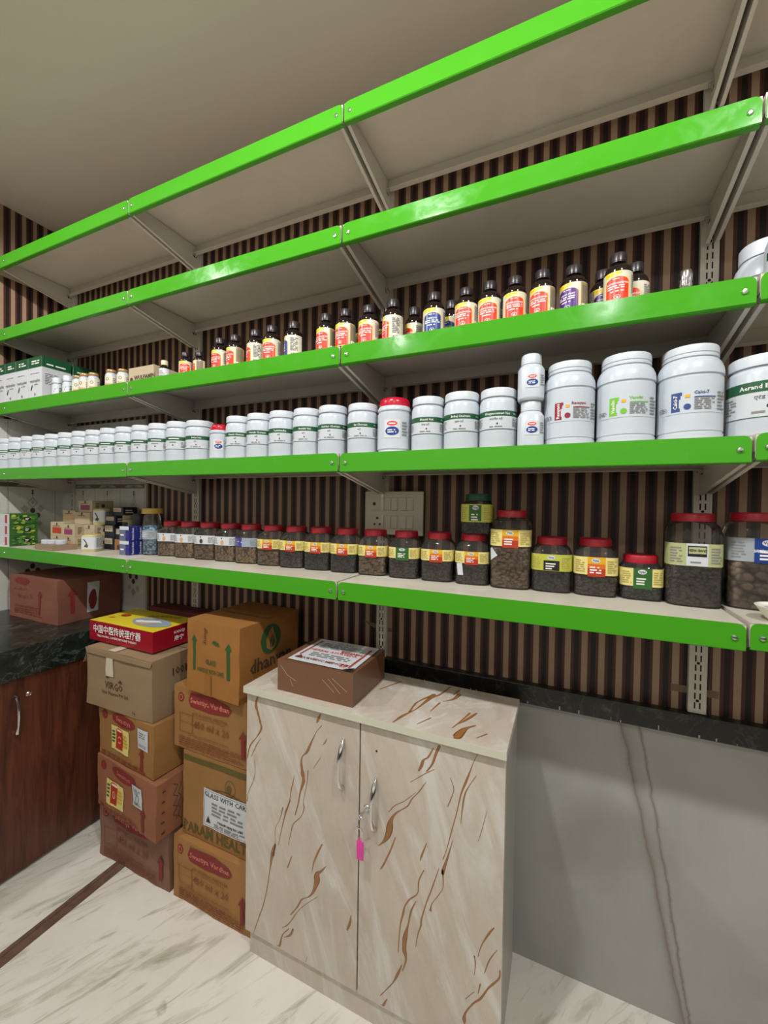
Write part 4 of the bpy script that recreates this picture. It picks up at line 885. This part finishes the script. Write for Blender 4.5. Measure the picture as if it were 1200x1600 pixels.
rows = [  # x, y, r, h, style, turn, info, label
 (1.142, -.256, .0213, .088, 'red', 12, None, 'very small dark syrup bottle with red label, first of the row'),
 (1.203, -.250, .0208, .083, 'red', -66, D1, 'very small dark bottle showing an olive tan label side'),
 (1.301, -.252, .0268, .114, 'red', -22, None, 'dark bottle with red label right of the tan sided small one'),
 (1.366, -.250, .0275, .115, 'red', -36, D1, 'dark bottle with red label and tan side, next to a white labelled one'),
 (1.449, -.246, .0275, .120, 'red', -62, None, 'dark bottle turned to its white label side with a red sliver at left'),
 (1.519, -.251, .0280, .120, 'red', -8, None, 'dark bottle with red label left of a gap before the blue one'),
 (1.598, -.243, .0288, .122, 'blue', -70, None, 'dark bottle showing white label side with blue panel at its right'),
 (1.720, -.252, .0275, .121, 'red', -20, D1, 'dark bottle with red label and tan side, left of the shelf joint'),
 (1.792, -.262, .0283, .1165, 'red', -18, D1, 'dark bottle with red label standing over the shelf joint gap'),
 (1.861, -.252, .0283, .119, 'red', -14, None, 'dark bottle with red label, first right of the shelf joint'),
 (1.931, -.242, .0286, .127, 'red', -58, None, 'dark bottle turned to a pale label side with barcode, red edge left'),
 (2.049, -.241, .0287, .123, 'blue', -2, None, 'dark bottle with full blue front label'),
 (2.137, -.252, .0274, .112, 'red', -10, None, 'dark bottle with red label, next right of the blue labelled ones'),
 (2.194, -.242, .0282, .121, 'red', -4, None, 'dark bottle with red label, second right of the blue labelled ones'),
 (2.256, -.253, .0268, .115, 'red', 2, None, 'dark bottle with red label, third right of the blue labelled ones'),
 (2.318, -.252, .0275, .117, 'red', -20, D1, 'dark bottle with red label left of the purple labelled ones'),
 (2.385, -.241, .0288, .118, 'purple', -26, D1, 'dark bottle with purple label and olive tan side panel'),
 (2.474, -.250, .0278, .120, 'red', -4, None, 'tallest looking dark bottle with red label in front of two others'),
]
for x, y, r, h, st, tn, inf, lab in rows:
    syrup(x, y, r, h, st, lab, {True: tn}.get(True), info=inf)
hgt = .120
for x, y, st, tn, lab in [(1.400, -.170, 'red', -50, 'dark bottle hidden behind the tan sided red labelled one'), (1.668, -.178, 'red', 70, 'half hidden dark bottle with pale label at the left of the shelf joint group'),
                          (1.722, -.165, 'red', 10, 'dark bottle cap behind the red labelled one left of the shelf joint'), (1.800, -.168, 'red', 20, 'dark bottle behind the one standing over the joint'),
                          (1.872, -.165, 'red', 10, 'dark bottle behind the first one right of the joint'), (1.968, -.172, 'red', -45, 'shorter looking dark bottle with red and white label, before the blue one'),
                          (2.078, -.172, 'blue', -20, 'dark bottle with blue and white label behind the blue labelled one'), (2.226, -.160, 'red', 0, 'dark bottle cap between two red labelled bottles'),
                          (2.449, -.176, 'purple', 8, 'dark bottle with purple label behind the tallest looking one'), (2.516, -.180, 'red', -30, 'dark bottle with red and cream label, last at the right')]:
    syrup(x, y, .0272, .128 if x > 2 else .130, st, lab, tn)
def tiny(x, y, r, h, label):
    t = thing('tiny_bottle', label, 'bottle', (x, y, Z3), facing(x, y, .5), 'tiny dark bottles with cream cap')
    b = B(); b.loft([(r-.002, 2, 0), (r, 2, .003), (r, 2, h*.58), (r*.9, 2, h*.64), (r*.55, 2, h*.72), (r*.52, 2, h*.78)], AMBER, 28); b.obj('glass', t)
    b = B(); b.loft([(r*.66, 2, h*.76), (r*.66, 2, h*.97), (r*.58, 2, h)], CREAMCAP, 36, rib=.02); b.obj('cap', t)
    b = B(); b.pr([('rect', -r*2, h*.06, r*2, h*.56, PAPER), ('lines', -r*.6, h*.15, r*.6, h*.45, 4, GREYINK)], prof(r, 2).fm, .003); b.obj('label', t, fixn=False)
tiny(1.042, -.262, .0175, .071, 'tiny dark bottle with cream cap, right of the kraft box')
tiny(1.112, -.235, .0110, .062, 'tiny dark bottle with cream cap tucked against the first syrup bottle')
def goldcap(x, y, r, h, label, k):
    t = thing('gold_capped_bottle', label, 'bottle', (x, y, Z3), facing(x, y, .8)+k, 'white bottles with gold cap')
    b = B(); b.loft([(r-.002, 2, 0), (r, 2, .003), (r, 2, h*.66), (r*.95, 2, h*.74), (r*.76, 2, h*.82), (r*.66, 2, h*.84)], WHITE, 32); b.obj('body', t)
    b = B(); b.loft([(r*.80, 2, h*.845), (r*.82, 2, h*.85), (r*.82, 2, h*.97), (r*.74, 2, h)], GOLDCAP, 48, rib=.015); b.obj('cap', t, sharp=60)
    b = B(); b.pr([('rect', -r*1.4, h*.08, r*1.4, h*.64, CREAMP), ('rect', -r*.8, h*.09, r*.5, h*.24, SKINPIC), ('rect', -r*.6, h*.09, r*.2, h*.16, BRICK), ('ring', -r*.3, h*.46, .0045, .0052, .0014, BLACK), ('lines', r*.6, h*.2, r*1.3, h*.55, 4, GREYINK)], prof(r, 2).fm, .003); b.obj('label', t, fixn=False)
for i, (x, y, h) in enumerate([(.519, -.258, .077), (.572, -.262, .079), (.629, -.262, .0745), (.688, -.225, .084), (.741, -.262, .0735), (.812, -.262, .067)]):
    goldcap(x, y, .0208, h, f'white bottle with gold cap, {ORD[i]} from the left on the bottle level', random.Random(i).uniform(-.3, .2))
def smallwhite(x, label):
    t = thing('small_white_bottle', label, 'bottle', (x, -.262, Z3), facing(x, -.26, .8), 'small white screw top bottles'); r, h = .0195, .082
    b = B(); b.loft([(r-.002, 2, 0), (r, 2, .003), (r, 2, h*.60), (r*.93, 2, h*.66), (r*.78, 2, h*.70), (r*.7, 2, h*.72)], WHITE, 32); b.obj('body', t)
    b = B(); q = r*.95; b.loft([(q, 2, h*.725), (q, 2, h*.97), (q*.93, 2, h)], WHITE2, 56, rib=.012); b.obj('cap', t, sharp=60)
    b = B(); b.pr([('rect', -r*1.4, h*.06, r*1.4, h*.58, PAPER), ('rect', -r*1.4, h*.10, r*1.4, h*.13, LEAF), ('path', [(-.010, h*.25), (-.004, h*.42), (.004, h*.46)], .002, LEAF), ('lines', r*.4, h*.2, r*1.2, h*.5, 4, LEAF)], prof(r, 2).fm, .003); b.obj('label', t, fixn=False)
smallwhite(.381, 'small white screw top bottle, touching the tall white and green box'); smallwhite(.457, 'small white screw top bottle, right of its twin')
def tallbox(x0, x1, y0, y1, label):
    w, d, h = x1-x0, y1-y0, .184
    t = thing('medicine_box', label, 'box', ((x0+x1)/2, y0, Z3), 0, 'tall white and green medicine boxes')
    b = B(); b.box((-w/2, 0, 0), (w/2, d, h), PAPER, .0008)
    fr = flatfm((0, 0, 0), (1, 0, 0), (0, 0, 1), (0, -1, 0)); ri = flatfm((w/2, 0, 0), (0, 1, 0), (0, 0, 1), (1, 0, 0)); tp = flatfm((0, 0, h), (1, 0, 0), (0, 1, 0), (0, 0, 1))
    b.pr([('rect', -w/2, h*.75, w/2, h, DGREEN), ('lines', -w*.25, h*.82, w*.35, h*.93, 2, WHITEINK), ('lines', -w*.35, h*.60, w*.35, h*.63, 1, GREYINK), ('txt', 'ventoplus', 0, h*.44, .020, GREYINK, 0, .02), ('path', [(-w*.30, h*.22), (-w*.24, h*.28), (-w*.2, h*.34)], .006, BLACK), ('lines', -w*.05, h*.33, w*.3, h*.37, 1, GREYINK), ('ell', 0, h*.12, .005, .006, GREYINK)], fr, 9)
    b.pr([('rect', 0, h*.75, d, h, DGREEN), ('lines', d*.15, h*.80, d*.9, h*.86, 1, WHITEINK), ('lines', d*.1, h*.35, d*.6, h*.62, 7, GREYINK)], ri, 9); b.pr([('rect', -w/2, 0, w/2, d, DGREEN)], tp, 9)
    b.obj('carton', t, smooth=False)
wh = ['leftmost at the picture edge', 'second from the left edge', 'third from the left edge', 'nearest the small white bottles']
for i, (xa, x) in enumerate(((-.092, .007), (.009, .097), (.100, .198), (.201, .304))):
    tallbox(xa, x, -.283, -.170, f'tall white box with dark green top, {wh[i]}')
tallbox(.205, .302, -.160, -.050, 'tall white box with dark green top, standing behind the nearest one')
carton('kraft_box', 'small kraft box lying right of the gold capped bottles', 'box', .845, .985, -.262, -.150, Z3, Z3+.066, CB_CREAM, [('txt', 'WULFAMIN', .02, .026, .022, DARKINK, 0, .02), ('ell', -.052, .022, .008, .008, DARKINK)], seam=False, amp=.001)
# pump and tubs at the right end
t = thing('pump_bottle', 'small silver pump cap bottle near the right upright', 'bottle', (2.608, -.20, Z3))
b = B(); b.loft([(.021, 2, 0), (.022, 2, .004), (.022, 2, .03), (.015, 2, .042), (.009, 2, .044)], CLEAR, 28); b.obj('glass', t)
b = B(); b.loft([(.011, 2, .0455), (.0125, 2, .050), (.0115, 2, .056), (.0125, 2, .060), (.0125, 2, .078), (.011, 2, .082), (.009, 2, .082)], CHROME, 28); b.obj('pump_cap', t)['label'] = 'shiny silver cap'
def far_tub(x, y, label, turn):
    t = thing('white_tub', label, 'jar', (x, y, Z3+.003), facing(x, y)+turn, 'white tubs at the right edge'); r, h = .056, .15
    b = B(); b.loft([(r-.003, 2, 0), (r, 2, .004), (r, 2, h*.50), (r*.98, 2, h*.58), (r*.90, 2, h*.68), (r*.78, 2, h*.75), (r*.74, 2, h*.78)], WHITE, 44); b.obj('body', t)
    b = B(); b.loft([(r*.80, 2, h*.785), (r*.80, 2, h*.98), (r*.76, 2, h)], WHITE2, 60, rib=.008); b.obj('lid', t)
    b = B(); green_band(b, prof(r, 2).fm, r, h*.10, h*.46, 'Vati', big=False); b.obj('label', t, fixn=False)
far_tub(2.790, -.226, 'white tub with green band cut by the right edge, front one', .2); far_tub(2.775, -.10, 'white tub behind the green banded one at the right edge', -1.2)

# ------------------------------------------------------------------ lowest shelf: spice jars
Z5 = ZS[4]-.001
def ribbed_lid(t, a, h0, h1, m):
    b = B(); b.loft([(a, 2, h0), (a, 2, h0+.001), (a*.985, 2, h1-.003), (a*.95, 2, h1-.0005), (a*.90, 2, h1), (a*.4, 2, h1)], m, 72, rib=.012); return b.obj('lid', t, sharp=60)
def spice(x, y, a, h, label, lab, content, fill, lidm=None, turn=0, z=Z5, tagp=None, zl=(.43, .66), lidr=.74, group='square plastic jars with coloured lids'):
    t = thing('spice_jar', label, 'jar', (x, y, z), facing(x, y, .25)+math.radians(turn), group); n = 4.2
    b = B(); k = .145/h
    nk = 1-.13*k; sh = nk-.20 if h < .18 else nk-.16
    b.loft([(a*.90, n, 0), (a*.98, n, .002), (a, n, .007), (a, n, h*sh), (a*.985, 4, h*(sh+.05)), (a*.93, 3.3, h*(sh+.11)), (a*lidr*1.03, 2.4, h*(nk-.012)), (a*lidr*.96, 2, h*nk), (a*lidr*.95, 2, h*(nk+.02))], CLEAR, 56, cap1=False); b.obj('jar_wall', t)
    ribbed_lid(t, a*lidr, h*nk, h, lidm or REDLID)
    b = B(); q = a-.0022; R2 = random.Random(int(x*1000)); f = h*fill
    b.loft([(q*.9, n, .003), (q*.98, n, .005), (q, n, .009), (q, n, f-.006), (q*.96, n, f), (q*.6, n, f+.002), (q*.2, n, f+.004)], content, 56); b.obj('contents', t)
    b = B(); pf = prof(a, n); z0, z1 = h*zl[0], h*zl[1]; L = z1-z0; fwid = a*1.0; T = a*1.55
    if lab == 'gold': bgm, pan = LEMON, [('rect', -a*.36, z0-.004, a*.42, z1, OCHRE), ('rect', -a*.36, z0-.004, a*.42, z0+L*.62, ORANGE), ('rect', -a*.36, z0-.004, a*.42, z0+L*.36, BRICK)]
    elif lab == 'green': bgm, pan = LEMON, [('rect', -a*.40, z0-.006, a*.44, z1, LEAF)]
    elif lab == 'lime': bgm, pan = LIME, [('rect', -a*.36, z0+L*.02, a*.40, z0+L*.62, BLACK)]
    elif lab == 'limegreen': bgm, pan = LIME, [('rect', -a*.40, z0+L*.06, a*.38, z1-L*.04, LEAF)]
    elif lab == 'pale': bgm, pan = PALEGREEN, [('rect', -a*.34, z0+L*.02, a*.40, z1, PAPER), ('rect', -a*.30, z0+L*.42, a*.36, z0+L*.9, BLACK), ('rect', -a*.26, z0+L*.55, a*.33, z0+L*.84, PALEGREEN)]
    elif lab == 'blue': bgm, pan = SILVER, [('rect', -a*.20, z0-.002, a*.66, z1, BLUEP)]
    elif lab == 'white': bgm, pan = PAPER, [('ell', -a*.1, z0+L*.32, .007, .009, DARKINK if content is not P_TAN else SKINPIC), ('ell', -a*.15, z1-L*.2, .0025, .003, BLACK)]
    elif lab == 'sky': bgm, pan = GREYPIC, [('rect', -a*.9, z0, -a*.2, z1, M('violet picture', (70, 60, 140), .4)), ('path', [(-a*.75, z0+L*.3), (-a*.5, z0+L*.6), (-a*.2, z0+L*.5)], .004, WHITEINK)]
    its = [('rect', -T, z0, T, z1, bgm)]+pan
    ov = lab in ('gold', 'green', 'lime', 'limegreen', 'blue'); cu = a*.23 if lab == 'blue' else 0.0
    if ov: its += [('ell', cu, z1-L*.19, a*.20, L*.13, PAPER), ('txt', 'Vyas', cu, z1-L*.19, L*.17, BLACK, 0, .02), ('lines', cu-a*.26, z0+L*.06, cu+a*.28, z0+L*.5, 3, WHITEINK)]
    if lab == 'pale': its += [('txt', 'HEENA GRAND', a*.035, z0+L*.69, L*.15, BLACK, 0, .04, .62), ('lines', -a*.2, z0+L*.1, a*.25, z0+L*.24, 1, GREYINK)]
    if lab == 'blue': its += [('txt', 'SAMENG GRAUY', cu, z0+L*.46, L*.17, WHITEINK, 0, .03, .72)]
    ink = GREYINK if lab in ('white', 'sky', 'blue', 'pale') else PALEINK
    its += [('lines', -a*.92, z0+L*.12, -a*.46, z1-L*.15, 6, ink), ('lines', a*.74 if lab == 'blue' else a*.5, z0+L*.12, a*.95, z1-L*.15, 6, ink)]
    b.pr(its, pf.fm, .004, .0006, .0001); b.obj('label', t, fixn=False)
    if tagp:
        b = B(); b.pr([('poly', tagp, PAPER)], pf.fm, 9, .0009); b.obj('price_tag', t, fixn=False)['label'] = 'white paper tag'
    return t
J = [  # x, lab, content, fill, label
 (.9155, 'white', P_TAN, .36, 'red lidded jar of tan capsules nearest the blue capsule jar'), (1.0145, 'white', P_TAN, .40, 'red lidded jar with white label, second right of the blue capsule jar'),
 (1.120, 'white', P_BROWN, .44, 'red lidded jar with white label showing a black picture'), (1.226, 'white', P_TAN, .42, 'red lidded jar with white label, left of the sky blue labelled jar'),
 (1.326, 'sky', P_TAN, .42, 'red lidded jar with sky blue and violet label'), (1.428, 'gold', P_BROWN, .36, 'red lidded jar with yellow red label, first after the sky blue one'),
 (1.526, 'gold', P_DARK, .38, 'red lidded jar with yellow red label, second after the sky blue one'), (1.6275, 'gold', P_BLACK, .44, 'red lidded jar with yellow red label, third after the sky blue one'),
 (1.7285, 'gold', P_BLACK, .44, 'red lidded jar with yellow red label, left of the jar under the socket'), (1.8305, 'gold', P_BROWN, .40, 'red lidded jar of brown tablets below the switch plate socket'),
 (1.935, 'green', P_DARK, .44, 'red lidded jar with green and yellow label below the switch plate'), (2.039, 'gold', P_DARK, .42, 'red lidded jar just right of the green labelled jar'),
 (2.141, 'gold', P_DARK, .44, 'red lidded jar with white tag, carrying the green lidded jar')]
for x, lb_, ct, fl, la in J:
    spice(x, -.121, .0478, .140, la, lb_, ct, fl, tagp=[(-.036, .026), (-.020, .027), (-.024, .060), (-.040, .059)] if x == 2.141 else None)
spice(2.1505, -.121, .0430, .112, 'green lidded jar with lime label, stacked on a red lidded jar', 'limegreen', P_BLACK, .40, GREENLID, z=Z5+.1403, zl=(.30, .74), lidr=.80)
spice(2.2445, -.124, .0525, .208, 'tall red lidded jar of brown tablets with yellow red label', 'gold', P_BROWN, .53, zl=(.545, .755), lidr=.74, tagp=[(-.052, .072), (-.030, .088), (-.046, .108), (-.056, .106)])
spice(2.3475, -.119, .0495, .140, 'red lidded jar of black pellets with lime and black label', 'lime', P_BLACK, .42, zl=(.40, .70))
spice(2.450, -.118, .0500, .141, 'red lidded jar with yellow red label between lime and squat jars', 'gold', P_DARK, .34, zl=(.38, .69))
spice(2.549, -.118, .0455, .106, 'squat red lidded jar with green and yellow label', 'green', P_BLACK, .30, zl=(.32, .72), lidr=.80)
spice(2.648, -.132, .0525, .209, 'large red lidded jar with pale green label before the right upright', 'pale', P_DARK, .50, zl=(.44, .68), lidr=.78)
spice(2.762, -.124, .0525, .210, 'large red lidded jar of brown chunks with blue label at the right edge', 'blue', P_CHUNK, .56, zl=(.50, .74), lidr=.78, z=Z5+.003)
# blue capsule jar
t = thing('capsule_jar', 'clear jar of blue capsules with mustard lid', 'jar', (.829, -.150, Z5), facing(.829, -.150, .4)); a, h = .0325, .19
b = B(); b.loft([(a*.92, 3, 0), (a, 3, .005), (a, 3, h*.62), (a*.95, 3, h*.68), (a*.95, 2.4, h*.82), (a*.88, 2, h*.88), (a*.88, 2, h*.9)], CLEAR, 48, cap1=False); b.obj('jar_wall', t)
ribbed_lid(t, a*1.17, h*.885, h, YELLID)
b = B(); q = a-.002; b.loft([(q*.92, 3, .003), (q, 3, .006), (q, 3, h*.60), (q*.5, 3, h*.63)], P_BLUE, 48); b.obj('contents', t)
b = B(); b.pr([('rect', -a*2, h*.34, a*2, h*.53, SILVER), ('lines', -a*.9, h*.38, -a*.1, h*.49, 3, PAPER), ('lines', a*.1, h*.37, a*.9, h*.5, 4, GREYINK)], prof(a, 3).fm, .005); b.obj('label', t, fixn=False)
# bowl at the right end
t = thing('bowl', 'small ivory bowl on the lowest shelf at the right edge', 'bowl', (2.765, -.262, Z5+.003))
b = B(); b.loft([(.018, 2, 0), (.020, 2, .001), (.030, 2, .012), (.040, 2, .027), (.0425, 2, .030), (.0415, 2, .0305), (.038, 2, .027), (.028, 2, .013), (.018, 2, .004)], BOWLM, 44); b.obj('body', t)
b = B(); b.loft([(.036, 2, .0245), (.036, 2, .0255)], PAPER, 30); b.pr([('lines', -.025, -.012, .025, .012, 3, GREYINK)], flatfm((0, 0, .0255), (1, 0, 0), (0, 1, 0), (0, 0, 1)), 9); b.obj('paper_slip', t)

# ------------------------------------------------------------------ lowest shelf: small cartons at the left
def sbox(name, label, x0, x1, y0, y1, z0, z1, mat, front=(), right=(), rot=0, group='small cartons on the lowest shelf', cat='box', top=()):
    w, d, h = x1-x0, y1-y0, z1-z0
    t = thing(name, label, cat, ((x0+x1)/2, y0, z0), math.radians(rot), group)
    b = B(); b.box((-w/2, 0, 0), (w/2, d, h), mat, .0008)
    for its, fm in ((front, flatfm((0, 0, 0), (1, 0, 0), (0, 0, 1), (0, -1, 0))), (right, flatfm((w/2, 0, 0), (0, 1, 0), (0, 0, 1), (1, 0, 0))), (top, flatfm((0, 0, h), (1, 0, 0), (0, 1, 0), (0, 0, 1)))):
        if its: b.pr(its, fm, 9)
    b.obj('carton', t, smooth=False); return t
def leafprint(w, h, s):
    R3 = random.Random(s); its = []
    for i in range(46):
        u, v = R3.uniform(-w/2+.012, w/2-.012), R3.uniform(.008, h-.008); its.append(('ell', u, v, R3.uniform(.004, .012), R3.uniform(.003, .0075), R3.choice([LEAF, DGREEN, LIME, M('mid leaf green', (74, 130, 52), .5), M('young leaf green', (126, 164, 62), .5)])))
    its += [('ell', w*.1, h*.5, .014, .010, BLACK), ('lines', w*.1-.009, h*.38, w*.1+.009, h*.62, 2, WHITEINK)]
    return its
for i, lab in enumerate(['bottom', 'middle', 'top']):
    z0 = Z5+i*.0505; R3 = random.Random(i)
    lp_ = [(k,)+((q[0]+.055,)+tuple(q[1:]) if k != 'lines' else (q[0]+.055, q[1], q[2]+.055)+tuple(q[3:])) for k, *q in leafprint(.108, .05, i)]
    sbox('tea_box', f'green leaf printed box, {lab} of the stack of three', -.090, .046+i*.001, -.285, -.175, z0, z0+.050, M('leafy green carton', (58, 104, 44), .4), [('rect', -.068, 0, .068, .05, PAPER), ('rect', .030, .006, .05, .044, BRICK)], lp_, 0, 'green leaf printed boxes')
# shrink wrapped tray with small tubs
t = thing('wrapped_tray', 'kraft tray of small white lidded tubs wrapped in clear film', 'tray', (.325, -.287, Z5), math.radians(-2))
b = B(); w_, d_ = .140, .095
b.prism([(-w_/2-.004, 0), (w_/2, 0), (w_/2, d_), (-w_/2+.030, d_), (-w_/2-.004, d_*.5)], 'z', 0, .024, KRAFT, .001); b.obj('tray_base', t, smooth=False)
for x, y in ((-.035, .03), (-.012, .04), (.036, .05)):
    b = B(); b.loft([(.0205, 2, .0245), (.0215, 2, .026), (.0215, 2, .032), (.0205, 2, .033), (.0215, 2, .034), (.0215, 2, .041), (.0195, 2, .043)], WHITE2, 32, ctr=(x, y)); b.obj('tub_lid', t)
def cream(w, h, pic): return [('ell', 0, h*.86, .006, .006, DARKINK), ('rect', -w*.34, h*.18, w*.34, h*.62, pic), ('lines', -w*.3, h*.66, w*.3, h*.76, 1, OLIVEINK)]
def cright(d, h): return [('ell', d*.5, h*.55, .008, .009, DARKINK), ('lines', d*.15, h*.2, d*.35, h*.8, 5, OLIVEINK), ('lines', d*.62, h*.12, d*.9, h*.3, 2, OLIVEINK)]
CR = [ # x0,x1,y0,y1,level, height, pic, label
 (.196, .296, -.196, -.100, 0, .054, SKINPIC, 'cream carton at the bottom left of the pile, under the brick red pictured one'),
 (.196, .296, -.196, -.100, 1, .062, BRICK, 'cream carton with brick red picture, left in the pile'),
 (.302, .392, -.203, -.112, 0, .054, SKINPIC, 'cream carton at the shelf, below the magenta pictured one'),
 (.302, .392, -.203, -.112, 1, .054, MAGENTA, 'cream carton with magenta picture above the bottom one'),
 (.398, .475, -.170, -.080, 0, .054, CB_CREAM, 'plain cream carton behind the standing tin'), (.398, .475, -.168, -.080, 1, .054, CB_CREAM, 'cream carton second up, behind the standing tin'),
 (.315, .425, -.160, -.060, 2, .0535, CB_CREAM, 'large cream carton with emblem in the third layer'),
 (.205, .300, -.150, -.060, 3, .053, SKINPIC, 'cream carton topmost at the left of the pile'), (.318, .420, -.145, -.050, 3, .053, MAGENTA, 'topmost cream carton with magenta picture')]
for x0, x1, y0, y1, lv, h, pic, lab in CR:
    z0 = Z5+(lv*(h+.0006) if lv < 2 else .1100 + (lv-2)*.0545)
    if lv == 1 and x0 < .2: z0 = Z5+.0546
    if lv == 3 and x0 < .3: z0 = Z5+.1172
    sbox('cream_carton', lab, x0, x1, y0, y1, z0, z0+h, CB_CREAM, cream(x1-x0, h, pic), cright(y1-y0, h), 0, 'cream cartons piled on the lowest shelf')
t_ = None
def tin(x, y, z, label):
    t = thing('tin', label, 'tin', (x, y, z), math.radians(28), 'square tins with white label'); a, h = .027 if z > Z5+.01 else .031, .072
    b = B(); b.loft([(a*.95, 5, 0), (a, 5, .003), (a, 5, h*.92), (a*.93, 4, h*.97), (a*.85, 3, h)], M('pale yellow tin', (196, 186, 120), .35), 40); b.obj('body', t)
    b = B(); b.pr([('rect', -a*2.9, h*.14, a*3.4, h*.88, PAPER), ('path', [(-a*.5, h*.75), (-a*.1, h*.5), (-a*.4, h*.28)], .005, DARKINK), ('ell', -a*.1, h*.35, .006, .008, OLIVEINK), ('lines', a*1.1, h*.25, a*2.7, h*.80, 8, GREYINK)], prof(a, 5).fm, .004); b.obj('label', t, fixn=False)
tin(.515, -.200, Z5, 'pale yellow tin with white label standing at the shelf front')
tin(.4485, -.120, Z5+.1092, 'pale yellow tin with white label on the cream cartons')
DKP = [('rect', -.03, .012, .03, .03, CB_CREAM), ('lines', -.024, .016, .02, .026, 2, GREYINK)]
for x0, x1, y0, y1, z0, z1, lab, mt in [(.555, .630, -.130, -.06, 0, .048, 'tan and navy carton low beside the blue boxes', CB_TAN), (.482, .550, -.130, -.05, 0, .055, 'navy carton at the shelf behind the tin', NAVYDK), (.482, .549, -.128, -.05, .0556, .111, 'navy carton second from the shelf', NAVYDK),
                                        (.484, .552, -.125, -.05, .1116, .150, 'navy carton third from the shelf', NAVYDK), (.556, .632, -.128, -.06, .0486, .098, 'navy carton above the tan one', NAVYDK), (.500, .575, -.105, -.04, .1506, .190, 'topmost navy carton of the pile', NAVYDK), (.640, .690, -.125, -.06, 0, .1020, 'tan tall carton beside the blue boxes', CB_TAN)]:
    sbox('navy_carton' if mt is NAVYDK else 'tan_carton', lab, x0, x1, y0, y1, Z5+z0, Z5+z1, mt, [('rect', -.030, (z1-z0)*.45, .024, (z1-z0)*.92, CB_CREAM), ('lines', -.024, (z1-z0)*.55, .018, (z1-z0)*.8, 2, GREYINK)] if mt is NAVYDK else [('rect', -.02, (z1-z0)*.1, .02, (z1-z0)*.5, DARKINK)], [('lines', .01, .01, .05, .03, 2, CREAMP)], 0, 'navy and tan cartons in a pile')
t = thing('small_jar', 'small cream jar with dark label on the tan cartons', 'jar', (.605, -.098, Z5+.0988)); b = B(); b.loft([(.024, 2, 0), (.026, 2, .003), (.026, 2, .034), (.023, 2, .038)], M('cream jar', (150, 142, 112), .4), 32); b.obj('body', t); b = B(); b.loft([(.0255, 2, .0385), (.0255, 2, .055), (.023, 2, .057)], M('olive lid', (120, 116, 84), .4), 40, rib=.01); b.obj('lid', t)
b = B(); b.pr([('rect', -.02, .008, .02, .026, BLACK)], prof(.026, 2).fm, .004); b.obj('label', t, fixn=False)
t = thing('dark_canister', 'black waisted canister on the tall tan carton', 'canister', (.665, -.093, Z5+.1025)); b = B(); b.loft([(.026, 2, 0), (.0265, 2, .003), (.023, 2, .026), (.0265, 2, .052), (.025, 2, .055)], M('black canister', (30, 26, 26), .4), 36); b.obj('body', t); b = B(); b.loft([(.0245, 2, .0555), (.0245, 2, .060), (.02, 2, .061)], BLACKCAP, 30); b.obj('lid', t)
for yk, y0 in (('front', -.222), ('rear', -.1895)):
    for lv_, lv in (('lower', 0), ('upper', 1)):
        z0 = Z5+lv*.0582; h = .0575; w_ = .056; d = .0315
        sbox('blue_carton', f'blue toothpaste carton, {lv_} {yk} one of the block of four', .7325, .7325+w_, y0, y0+d, z0, z0+h, M('royal blue carton', (34, 40, 120), .35),
             [('rect', -w_/2, h*.76, w_/2, h, PAPER), ('rect', -w_/2, 0, w_*.18, h*.76, M('slate blue print', (96, 104, 140), .4)), ('lines', -w_*.4, h*.3, w_*.05, h*.5, 1, WHITEINK)],
             [('txt', 'Sensodent', d*.52, h*.48, .0118, WHITEINK, 90, .015)], 0, 'blue toothpaste cartons')
